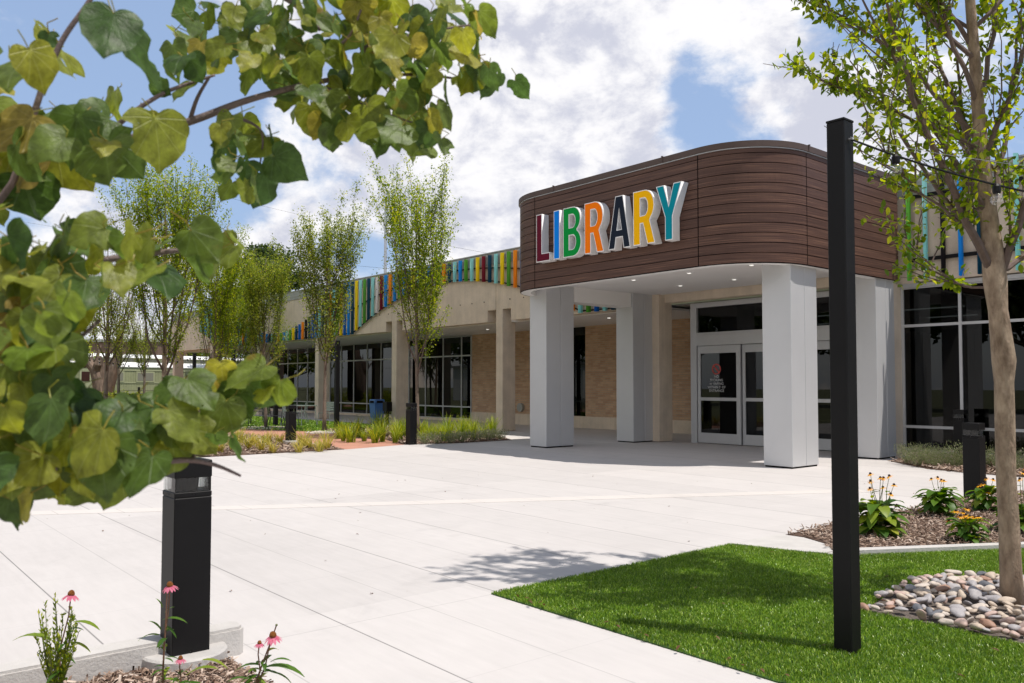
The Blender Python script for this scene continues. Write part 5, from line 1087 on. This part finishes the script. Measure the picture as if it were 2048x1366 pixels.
# flowers
def lance(mb, base, d, L_, w, droop, n=5, fold=.2):
    d = Vector(d).normalized(); s_ = d.cross(Vector((0, 0, 1))); s_ = s_.normalized() if s_.length > 1e-4 else Vector((1, 0, 0)); p = Vector(base); i = len(mb.v); ds = d.copy()
    for j in range(n+1):
        u = j/n; ww = w*.5*math.sin(math.pi*min(1, .12+u*.88))**.8 if j < n else .0008; up_ = s_.cross(ds).normalized()
        mb.v += [tuple(p-s_*ww+up_*ww*fold), tuple(p), tuple(p+s_*ww+up_*ww*fold)]; ds = (ds+Vector((0, 0, -droop/n))).normalized(); p = p+ds*(L_/n)
    for j in range(n): a = i+j*3; mb.f += [(a, a+1, a+4, a+3), (a+1, a+2, a+5, a+4)]
def flower(parent, p, rad_, pm, cm, petals=11, droop=.5, cone=.6, tilt=(0, 0)):
    q = MB(); ax = Vector((tilt[0], tilt[1], 1)).normalized(); cr = rad_*.36; a_ = ax.orthogonal().normalized(); b_ = ax.cross(a_)
    i = 0; nn = 12; prof = [(cr*.7, -.2*cr), (cr, .15*cr), (cr*.92, .6*cr*cone*1.6), (cr*.6, cr*cone*1.7), (cr*.15, cr*cone*2.0)]
    for rr_, z in prof:
        for j in range(nn): t_ = 2*math.pi*j/nn; q.v.append(tuple(p+(a_*math.cos(t_)+b_*math.sin(t_))*rr_+ax*z))
    for k in range(len(prof)-1):
        for j in range(nn): q.f.append((k*nn+j, k*nn+(j+1) % nn, (k+1)*nn+(j+1) % nn, (k+1)*nn+j))
    q.f.append(tuple(range((len(prof)-1)*nn, len(prof)*nn))); fo = q.build('flower', cm, parent, smooth=True)
    q = MB()
    for j in range(petals):
        t_ = 2*math.pi*(j+random.Random(j+int(p.x*999)).uniform(-.2, .2))/petals; d = (a_*math.cos(t_)+b_*math.sin(t_)); lance(q, p+d*cr*.7, d-ax*droop*.9, rad_*.85, rad_*.36, droop*.7, 3, .1)
    q.build('petals', pm, fo); return fo
def coneflower(label, base, tops, leaves, group='pink coneflowers in the planter'):
    """tops: list of (stem top point, head radius, petals?) ; leaves: list of (point, dir, length)"""
    base = Vector(base); t = thing('coneflower', label, 'flower', base, 0, group); st = MB(); lf = MB(); rr = random.Random(int(base.x*1000))
    for (p, rad_, pet) in tops:
        p = Vector(p)-base; m_ = p*.5+Vector((rr.uniform(-.02, .02), rr.uniform(-.02, .02), .0)); st.tube([Vector((0, 0, 0)), m_*.5+Vector((rr.uniform(-.01, .01), 0, 0)), m_, p*.8, p], [.0045, .004, .0035, .003, .003], 6)
        for q in range(7):
            u = .12+.085*q+rr.uniform(-.03, .03); az = q*2.4+rr.uniform(-.5, .5); lance(lf, p*u, (math.cos(az), math.sin(az), rr.uniform(.2, .9)), rr.uniform(.05, .11)*(1.25-u), rr.uniform(.014, .026), rr.uniform(.8, 1.6), 6)
        if pet: flower(t, p, rad_, M['pink'], M['cone'], 13, .55, .75, (rr.uniform(-.2, .2), rr.uniform(-.2, .2)))
        else: q = MB(); q.lathe(p, [(rad_*.5, -rad_*.3), (rad_*.6, 0), (rad_*.4, rad_*.4)], 8); q.build('flower', M['stem'], t)
    for q in range(9): az = q*2.4; lance(lf, (0, 0, .01), (math.cos(az), math.sin(az), rr.uniform(.4, 1.3)), rr.uniform(.09, .17), rr.uniform(.022, .036), rr.uniform(1, 1.9), 6)
    for (p, d, L_) in leaves: lance(lf, Vector(p)-base, Vector(RT)*d[0]+Vector((0, 0, 1))*d[1]+Vector(FW)*d[2], L_, L_*.27, 1.1, 6)
    st.build('stem', M['stem_red'], t); lf.build('foliage', M['broad'], t); return t
def W3(x, y, w): return AT(x, y, w)
w = 3.55
coneflower('tall coneflower with drooping pink petals in front of the near bollard', W3(325, 1400, w), [(W3(340, 1172, w), .038, True), (W3(334, 1186, w-.02), .010, False)],
           [(W3(318, 1270, w), (-.6, .2, 0), .10), (W3(322, 1260, w), (-.5, .9, 0), .07), (W3(325, 1240, w), (1, .5, .1), .11), (W3(328, 1250, w), (.6, -.2, 0), .08), (W3(325, 1215, w), (-.3, .9, 0), .05), (W3(330, 1225, w), (.5, .8, 0), .05)])
coneflower('open pink coneflower with dark cone at the planter corner', W3(505, 1395, w+.1), [(W3(546, 1273, w+.1), .045, True), (W3(553, 1250, w+.1), .010, False), (W3(519, 1287, w+.1), .026, True)],
           [(W3(520, 1330, w+.1), (-.9, .3, 0), .13), (W3(530, 1335, w+.1), (1, .4, 0), .19), (W3(540, 1325, w+.1), (.9, .7, 0), .10), (W3(515, 1350, w+.1), (-.7, 0, 0), .12), (W3(545, 1345, w+.1), (.6, -.1, .2), .12), (W3(500, 1360, w), (-.5, .5, -.3), .1)])
coneflower('small coneflower bud with folded magenta petals at the bollard foot', W3(352, 1400, w-.05), [(W3(361, 1318, w-.05), .028, True)], [(W3(350, 1360, w), (-.7, .3, 0), .09), (W3(372, 1352, w), (.8, .8, 0), .15), (W3(405, 1320, w+.05), (.9, .2, .1), .12), (W3(355, 1366, w), (.5, -.2, 0), .10), (W3(290, 1375, w), (-1, .3, 0), .12), (W3(372, 1365, w-.05), (1, .2, 0), .12)])
coneflower('leftmost coneflower with orange cone beside the feathery plant', W3(118, 1400, w), [(W3(142, 1190, w), .040, True)], [(W3(145, 1245, w), (1, .35, 0), .13), (W3(100, 1280, w), (-.9, .6, 0), .17), (W3(140, 1285, w), (1, .1, .1), .10), (W3(128, 1290, w), (.3, .9, 0), .08), (W3(135, 1260, w), (.8, .5, .1), .07)])
# feathery plant
t = thing('feathery_plant', 'wispy feathery plant with tiny leaves at the lower left corner', 'plant', W3(112, 1395, w)); st = MB(); nr = np.random.default_rng(4); PP = []; DD = []
b0 = W3(112, 1395, w)
for k in range(26):
    tp_ = W3(68+nr.uniform(0, 92), 1185+nr.uniform(0, 120), w+nr.uniform(-.06, .06))-b0; mid_ = tp_*.5+Vector((nr.uniform(-.01, .01), nr.uniform(-.01, .01), 0)); st.tube([Vector((0, 0, 0)), mid_, tp_], [.003, .0022, .0012], 5)
    for q in range(46): u = .28+.72*nr.random(); p = tp_*u; PP.append(tuple(p)); DD.append((nr.normal(0, .6), nr.normal(0, .6), 1.))
st.build('stem', M['stem'], t); V, FF = place(T_simple(.35), np.array(PP), np.array(DD), rnd_dirs(len(PP), nr), nr.uniform(.012, .028, len(PP))); npmesh('foliage', V, FF, M['grassy'], t)
def susan(label, px_, py_, w_, rosr, heads, nl=26, seed=0, orange=False):
    nl = int(nl*2.0)
    base = Vector(G(px_, py_, .02)); w_ = (base-Vector(CAM)).dot(Vector(FW)); t = thing('black_eyed_susan', label, 'flower', base, 0, 'black-eyed susans in the mulch bed'); st = MB(); lf = MB(); rr = random.Random(seed)
    for (x, y) in heads:
        p = AT(x, y, w_+rr.uniform(-.12, .12))-base; st.tube([Vector((0, 0, 0)), p*.35+Vector((rr.uniform(-.03, .03), rr.uniform(-.03, .03), .06)), p*.75+Vector((0, 0, .02)), p], [.005, .004, .003, .0022], 5); flower(t, p, .036, M['petal'], M['eye'], 11, .35, .7, (rr.uniform(-.5, .5), rr.uniform(-.6, .1)))
        for q in range(2): u = rr.uniform(.35, .8); lance(lf, p*u, (rr.uniform(-1, 1), rr.uniform(-1, 1), .4), rr.uniform(.06, .13), .035, .9, 4)
    for k in range(nl):
        az = k*2.4+rr.uniform(-.3, .3); z = rr.uniform(.0, .26)*rosr/.27; lance(lf, (math.cos(az)*.05, math.sin(az)*.05, z), (math.cos(az), math.sin(az), rr.uniform(.3, 1.3)), rosr*rr.uniform(.5, 1.05), rosr*.38, rr.uniform(.9, 2.0), 6)
    st.build('stem', M['stem'], t); lf.build('foliage', M['broad'], t, smooth=True); return t
susan('black-eyed susan on a tall stalk with yellow flowers, just right of the tall pole', 1757, 1068, 7, .30, [(1741, 948), (1761, 956), (1767, 956), (1779, 952), (1741, 962), (1740, 977), (1788, 970), (1781, 988), (1794, 1011), (1766, 975)], 38, 1)
susan('dark-leaved black-eyed susan with few small flowers left of the bollard', 1878, 1030, 8, .27, [(1863, 958), (1875, 955), (1883, 960), (1888, 962)], 34, 2)
susan('low black-eyed susan with a dense orange flower cluster at the edging', 1935, 1084, 7, .20, [(1912, 1022), (1927, 1025), (1934, 1017), (1921, 1032), (1930, 1034), (1940, 1033), (1948, 1034), (1957, 1034), (1897, 1040), (1950, 1052), (1932, 1030), (1960, 1038)], 24, 3)
susan('shaded black-eyed susan with orange flowers before the nearer bollard', 1975, 1022, 8, .26, [(1973, 957), (1986, 959), (1958, 971), (1966, 968), (1989, 980), (1976, 984)], 28, 4)
susan('black-eyed susan at the right edge behind the tree trunk', 2044, 1065, 8, .28, [(2046, 945), (2040, 958), (2060, 950), (2052, 938)], 30, 5)

# ------------------------------------------------------------------ river stones
sp_ = stone_poly
xs = [p[0] for p in sp_]; ys = [p[1] for p in sp_]; nr = np.random.default_rng(17); pts = []
smeshes = []
for k in range(14):
    import bmesh
    bm_ = bmesh.new(); bmesh.ops.create_icosphere(bm_, subdivisions=3, radius=1.); a_, b_, c_ = nr.uniform(.8, 1.15), nr.uniform(.6, .85), nr.uniform(.30, .52); ph = nr.uniform(0, 6, 6)
    for v in bm_.verts:
        d = v.co.normalized(); k_ = 1+.10*math.sin(2.1*d.x*2+ph[0])+.10*math.sin(3*d.y+ph[1])+.07*math.sin(3.3*d.z+2*d.x+ph[2])+.03*math.sin(6*d.x+5*d.y+ph[3]); v.co = Vector((d.x*a_, d.y*b_, d.z*c_))*k_
    me = bpy.data.meshes.new('river_stone'); bm_.to_mesh(me); bm_.free(); me.shade_smooth(); smeshes.append(me)
tries = 0
while len(pts) < 470 and tries < 90000:
    tries += 1; x, y = nr.uniform(min(xs), max(xs)), nr.uniform(min(ys), max(ys)); s_ = nr.uniform(.024, .054)
    if not inpoly(np.array([x]), np.array([y]), sp_)[0] or math.hypot(x-RTp.x, y-RTp.y) < .12: continue
    if all(math.hypot(x-p[0], y-p[1]) > (s_+p[2])*.68 for p in pts): pts.append((x, y, s_))
def pix(p):
    d = Vector(p)-Vector(CAM); w_ = d.dot(Vector(FW)); return 1024+F_PX*d.dot(Vector(RT))/w_, CY-F_PX*d.dot(Vector(UP))/w_
pts = [p for p in pts if pix((p[0], p[1], .03))[0] < 2070]
pts.sort(key=lambda p: -p[2]/math.hypot(p[0], p[1])); few = pts[298:]; pts = pts[:298]
names_ = ['grey', 'tan', 'pinkish', 'cream', 'dark slate', 'rusty red']; mats_prob = [.26, .22, .18, .20, .08, .06]; smc = {}
for (x, y, s_) in pts:
    mi = int(nr.choice(6, p=mats_prob)); k = int(nr.integers(14)); key = (k, mi)
    if key not in smc: me = smeshes[k].copy(); me.materials.append(M['stones'][mi]); smc[key] = me
    o = bpy.data.objects.new('river_stone', smc[key]); col.objects.link(o); dd = math.hypot(x-RTp.x, y-RTp.y); o.location = (x, y, .012+s_*.34+float(nr.uniform(0, .018))+max(0, .05-.05*dd)); o.rotation_euler = (nr.normal(0, .3), nr.normal(0, .3), nr.uniform(0, 6.28)); o.scale = (s_,)*3
    tag(o, 'smooth '+names_[mi]+' river stone in the bed at the foot of the nearest tree', 'stone', names_[mi]+' river stones around the nearest tree')
if few:
    V0 = np.array([tuple(v.co) for v in smeshes[2].vertices]); F0 = np.array([list(p.vertices) for p in smeshes[2].polygons]); n = len(few)
    V, FF = place((V0, F0), np.array([(x, y, .012+s_*.3) for x, y, s_ in few]), rnd_dirs(n, nr)*[1, 1, .2], np.tile([0, 0, 1.], (n, 1)), np.array([s_ for x, y, s_ in few])); tag(npmesh('river_pebbles', V, FF, M['stones'][0], smooth=True), 'smallest pebbles between the river stones round the nearest tree', 'pebbles', kind='stuff')
g_ = MB(); g_.prism(sp_, .0, .011); struct(g_.build('stone_bed_soil', M['stone_soil']))
def gravel(label, c, rad_, n, seed):
    nr = np.random.default_rng(seed); az = nr.uniform(0, 6.28, n); rr_ = rad_*nr.random(n)**.5; ic = smeshes[0]; V0 = np.array([tuple(v.co) for v in smeshes[3].vertices]); 
    bm_ = bmesh.new(); bmesh.ops.create_icosphere(bm_, subdivisions=1, radius=1.); V0 = np.array([(v.co.x, v.co.y*.8, v.co.z*.55) for v in bm_.verts]); F0 = np.array([[v.index for v in f.verts] for f in bm_.faces]); bm_.free()
    P = np.stack([np.cos(az)*rr_, np.sin(az)*rr_, np.full(n, .02)], 1); V, FF = place((V0, F0), P, rnd_dirs(n, nr)*[1, 1, .2], np.tile([0, 0, 1.], (n, 1)), nr.uniform(.03, .055, n)); o = npmesh('river_gravel', V, FF, M['stones'][3], smooth=True); o.location = c; tag(o, label, 'gravel', kind='stuff')
gravel('pale stones round the foot of the tree left of the bin', FOOT(665, 25.5), .8, 330, 1); gravel('pale stones round the foot of the tree before the low fins', FOOT(534, 28.2), .9, 330, 2)

# fallen leaves
tag(None, None) if False else None
nr = np.random.default_rng(23); n = 60; x = nr.uniform(-4.4, -1.2, n); y = nr.uniform(3.7, 7.5, n); k = 22; x[:k] = nr.uniform(-4.5, -2.2, k); y[:k] = TY0+nr.normal(0, .02, k)
V, FF = place(T_leaf(.5, .3, .4), np.stack([x, y, np.full(n, .045)], 1), rnd_dirs(n, nr)*[1, 1, .2], np.tile([0, 0, 1.], (n, 1)), nr.uniform(.02, .045, n)); tag(npmesh('fallen_leaves', V, FF, M['leaf_brown']), 'scattered dry brown leaves on the turf and its edge', 'fallen leaves', kind='stuff')

nr = np.random.default_rng(29); n = 46; x = nr.uniform(-11, -4.8, n); y = nr.uniform(1.5, 12, n)
V, FF = place(T_leaf(.5, .3, .4), np.stack([x, y, np.full(n, .008)], 1), rnd_dirs(n, nr)*[1, 1, .2], np.tile([0, 0, 1.], (n, 1)), nr.uniform(.012, .035, n)); tag(npmesh('fallen_leaves', V, FF, M['leaf_brown']), 'tiny dry leaves and bits scattered on the pale plaza', 'fallen leaves', kind='stuff')
# ------------------------------------------------------------------ foreground redbud
RB = thing('redbud_tree', 'close redbud tree with large heart-shaped leaves framing the left of the view', 'tree', tuple(Vector(CAM)+Vector(FW)*1.35-Vector(RT)*1.75-Vector((0, 0, H+Vector(FW).z*1.35))))
o0 = RB.location.copy()
br = MB(); r = random.Random(2); tw = []
def bez(P, n=14):
    P = [Vector(p) for p in P]; o = []
    for i in range(len(P)-1):
        p0, p1, p2, p3 = P[max(i-1, 0)], P[i], P[i+1], P[min(i+2, len(P)-1)]
        for k in range(n//2): u = k/(n//2); o.append(.5*((2*p1)+(-p0+p2)*u+(2*p0-5*p1+4*p2-p3)*u*u+(-p0+3*p1-3*p2+p3)*u**3))
    return o+[P[-1]]
def limb(pix, r0, r1, n=14, store=True):
    pp = [AT(x, y, w_)-o0 for x, y, w_ in pix]; c = bez(pp, n); m = len(c)-1; br.tube(c, [r0+(r1-r0)*i/m for i in range(m+1)], 8)
    return c
ztop_ = Vector((0, 0, 3.2))
trunk_pts = [Vector((0, 0, 0)), Vector((.03, .02, .7)), Vector((-.02, .03, 1.3)), Vector((.05, .0, 2.1)), Vector((.0, .1, 3.0)), Vector((.1, .1, 3.9))]
tm = MB(); tm.tube(bez(trunk_pts, 8), [.075, .07, .066, .063, .06, .058, .055, .05, .046, .042, .038, .034, .03, .026, .022, .018, .014, .012, .01, .008, .006][:len(bez(trunk_pts, 8))], 12); tm.build('trunk', M['twig_red'], RB, smooth=True)
jx = [(-640, 560, 1.35)]
limb([(-720, 700, 1.35), (-300, 470, 1.32), (0, 372, 1.30), (90, 330, 1.30), (215, 292, 1.32), (330, 258, 1.35), (400, 236, 1.36), (490, 202, 1.38), (600, 172, 1.42), (700, 153, 1.46), (770, 150, 1.48), (850, 150, 1.50), (930, 160, 1.52)], .0105, .0018, 10)
limb([(215, 268, 1.31), (270, 222, 1.31), (330, 185, 1.32), (385, 165, 1.33), (430, 150, 1.34)], .0045, .002, 8)
limb([(380, 240, 1.36), (395, 195, 1.35), (420, 152, 1.34)], .004, .0022, 8)
limb([(598, 173, 1.42), (625, 130, 1.42), (660, 105, 1.42), (700, 70, 1.42), (722, 20, 1.42)], .0042, .002, 8)
limb([(735, 150, 1.46), (730, 95, 1.46), (790, 78, 1.47), (862, 62, 1.48), (940, 50, 1.5)], .0035, .0016, 8)
limb([(650, 175, 1.43), (690, 190, 1.43), (722, 208, 1.43), (780, 230, 1.44), (840, 250, 1.45)], .003, .0014, 8)
limb([(440, 225, 1.37), (500, 245, 1.37), (525, 270, 1.37), (520, 330, 1.37)], .003, .0014, 8)
limb([(-200, 500, 1.15), (0, 400, 1.14), (60, 250, 1.13), (90, 160, 1.13), (125, 80, 1.13), (170, 15, 1.13), (220, -60, 1.13)], .0055, .003, 8)
limb([(-300, -60, 1.5), (100, -80, 1.5), (400, -60, 1.48), (560, -10, 1.46), (640, 60, 1.45)], .01, .003, 8)
limb([(-500, 900, 1.15), (-100, 985, 1.1), (60, 955, 1.08), (100, 936, 1.08), (260, 930, 1.1), (370, 920, 1.13), (430, 930, 1.15), (482, 952, 1.16)], .010, .0018, 8)
limb([(100, 938, 1.08), (200, 905, 1.1), (280, 870, 1.12), (340, 852, 1.15), (380, 845, 1.16), (430, 790, 1.18), (500, 750, 1.2)], .006, .0018, 8)
limb([(380, 925, 1.14), (410, 880, 1.15), (450, 840, 1.16), (500, 820, 1.16)], .003, .0014, 8)
limb([(-300, 640, 1.1), (0, 560, 1.08), (150, 530, 1.1), (280, 510, 1.12), (380, 500, 1.14), (440, 510, 1.15)], .008, .002, 8)
limb([(-300, 760, 1.1), (0, 740, 1.05), (100, 720, 1.05), (200, 640, 1.08)], .008, .002, 8)
br.build('branches', M['twig_red'], RB, smooth=True)
# leaves: (region polygon, depth, spacing px, size px, count, layers)
regs = [
 ([(340, 70), (420, 0), (640, -30), (760, -30), (800, 30), (870, 30), (950, 0), (990, 50), (945, 130), (890, 130), (860, 90), (760, 110), (640, 130), (500, 140), (420, 130), (350, 130)], 1.42, 33, 80, 3),
 ([(500, 150), (600, 120), (760, 110), (900, 150), (1000, 120), (1010, 150), (960, 175), (880, 200), (870, 270), (830, 290), (760, 260), (700, 270), (620, 250), (580, 210), (540, 180)], 1.46, 34, 82, 3),
 ([(420, 245), (470, 235), (540, 270), (550, 330), (530, 360), (500, 370), (460, 330), (440, 290)], 1.37, 34, 86, 3),
 ([(215, 180), (330, 170), (400, 180), (420, 210), (350, 240), (330, 250), (250, 230)], 1.32, 40, 84, 1),
 ([(-60, 80), (30, 90), (50, 170), (-40, 180)], 1.13, 60, 150, 1),
 ([(170, 20), (260, 30), (280, 60), (210, 70)], 1.13, 70, 160, 1), ([(110, 110), (190, 110), (190, 150), (130, 150)], 1.12, 70, 150, 1),
 ([(-60, 220), (60, 210), (180, 230), (240, 260), (230, 320), (130, 330), (60, 340), (40, 400), (-60, 420)], 1.24, 44, 118, 3),
 ([(-80, 400), (30, 420), (30, 480), (0, 560), (-80, 600)], 1.1, 45, 112, 1),
 ([(0, 500), (100, 470), (220, 450), (300, 470), (340, 500), (320, 550), (200, 560), (130, 610), (100, 690), (-60, 720), (-60, 540)], 1.07, 44, 120, 3),
 ([(-60, 640), (60, 640), (140, 590), (190, 620), (160, 670), (110, 780), (100, 850), (-60, 900)], 1.05, 42, 130, 3),
 ([(380, 470), (470, 460), (470, 490), (400, 500)], 1.14, 60, 96, 1),
 ([(100, 800), (260, 810), (330, 830), (360, 860), (250, 900), (100, 930), (0, 960), (-40, 880)], 1.09, 44, 142, 3),
 ([(340, 780), (420, 740), (520, 720), (540, 760), (500, 790), (490, 820), (440, 840), (380, 850), (330, 830)], 1.17, 38, 98, 2),
 ([(-40, 850), (60, 900), (150, 880), (230, 870), (230, 900), (150, 930), (-40, 950)], 1.04, 46, 140, 3)]
KO = [[(115, 650), (420, 640), (560, 640), (560, 715), (430, 715), (330, 770), (115, 790)], [(235, 110), (322, 90), (325, 165), (250, 180)], [(95, 205), (195, 185), (205, 228), (150, 232), (60, 228)], [(345, 262), (430, 250), (435, 300), (375, 330), (330, 330)],
      [(0, 415), (60, 425), (160, 420), (250, 440), (20, 470)], [(880, 215), (1040, 230), (1040, 500), (915, 340), (890, 260)], [(130, 30), (160, 30), (120, 110), (110, 90)], [(560, 330), (840, 350), (700, 500), (540, 450)], [(350, 940), (560, 940), (560, 1100), (330, 1060), (300, 1010)], [(420, 185), (560, 205), (560, 235), (440, 225)]]
nr = np.random.default_rng(77); P = []; D = []; Nn = []; Sz = []; pet = MB()
extra = [(400, 515, 1.14, 112), (468, 505, 1.15, 105), (1030, 168, 1.54, 55), (990, 158, 1.52, 78), (955, 205, 1.52, 74), (948, 140, 1.52, 84), (850, 300, 1.48, 76), (886, 286, 1.48, 66), (965, 55, 1.5, 84), (905, 40, 1.5, 96), (930, 90, 1.5, 80), (500, 385, 1.36, 100), (465, 375, 1.36, 84), (538, 345, 1.37, 88),
 (540, 310, 1.37, 82), (310, 250, 1.2, 120), (240, 70, 1.1, 165), (185, 160, 1.1, 150), (60, 120, 1.1, 165), (95, 75, 1.12, 60), (130, 290, 1.16, 140), (60, 1000, 1.06, 110), (120, 985, 1.07, 120), (180, 995, 1.07, 112), (240, 960, 1.09, 118), (305, 925, 1.12, 110), (20, 1010, 1.03, 100), (560, 770, 1.2, 84), (530, 790, 1.2, 92), (468, 885, 1.17, 70), (385, 868, 1.15, 88), (430, 876, 1.15, 82), (345, 888, 1.14, 98), (480, 800, 1.18, 92), (508, 838, 1.18, 74), (410, 800, 1.16, 90), (295, 905, 1.12, 100)]
regs += [([(x-2, y-2), (x+2, y-2), (x+2, y+2), (x-2, y+2)], w_, 200, sz_, 1) for x, y, w_, sz_ in extra]
regs += [([(-40, 900), (200, 890), (270, 890), (240, 940), (60, 960), (-40, 970)], 1.06, 42, 128, 2)]
for poly_, w_, spc, szp, lay in regs:
    xs = [p[0] for p in poly_]; ys = [p[1] for p in poly_]
    for l_ in range(lay):
        got = []; tr_ = 0
        while tr_ < 700:
            tr_ += 1; x, y = nr.uniform(min(xs), max(xs)), nr.uniform(min(ys), max(ys))
            if not inpoly(np.array([x]), np.array([y]), poly_)[0] or any(inpoly(np.array([x, x]), np.array([y+szp*.38, y-szp*.05]), q_).any() for q_ in KO) or any(math.hypot(x-a, y-b) < spc*1.28 for a, b in got): continue
            got.append((x, y)); wd = w_+nr.normal(0, .07)-.03*l_; sz = szp/F_PX*wd*nr.uniform(.62, 1.15)*.82
            base = AT(x, y-szp*.12, wd)-o0; d = Vector((0, 0, -1))+Vector(RT)*nr.normal(0, .55)+Vector(FW)*nr.normal(0, .8)+Vector((0, 0, .3*nr.random()))
            nrm_ = Vector(-FW)*(nr.uniform(.4, 1.2)*(1 if nr.random() < .75 else -1))+Vector((0, 0, nr.uniform(.2, 1.1)))+Vector(RT)*nr.normal(0, .55)
            P.append(tuple(base)); D.append(tuple(d)); Nn.append(tuple(nrm_)); Sz.append(sz)
            pe = base-d.normalized()*sz*.12+Vector((nr.normal(0, .018), nr.normal(0, .018), sz*.22)); pet.tube([base, base.lerp(pe, .5)+Vector(RT)*nr.normal(0, .006)+Vector(FW)*nr.normal(0, .006), pe], [.0009, .0008, .0008], 5)
P, D, Nn, Sz = map(np.array, (P, D, Nn, Sz)); VV = []; FFs = []; UV = []; off_ = 0; NT = 9
for k in range(NT):
    ix = np.arange(k, len(P), NT); TH = T_heart(k); V, FF = place(TH, P[ix], D[ix], Nn[ix], Sz[ix], nr.uniform(.82, 1.1, len(ix))); VV.append(V); FFs.append(FF+off_); off_ += len(V); UV.append(np.tile(TH[2], (len(ix), 1)))
npmesh('foliage', np.concatenate(VV), np.concatenate(FFs), M['redbud'], RB, uv=np.concatenate(UV), smooth=True); pet.build('leaf_stalks', leafmat('petiole', [(0, (.25, .26, .03)), (1, (.30, .22, .04))], .2), RB)['kind'] = 'stuff'
print('redbud leaves', len(P), 'stones', len(pts))
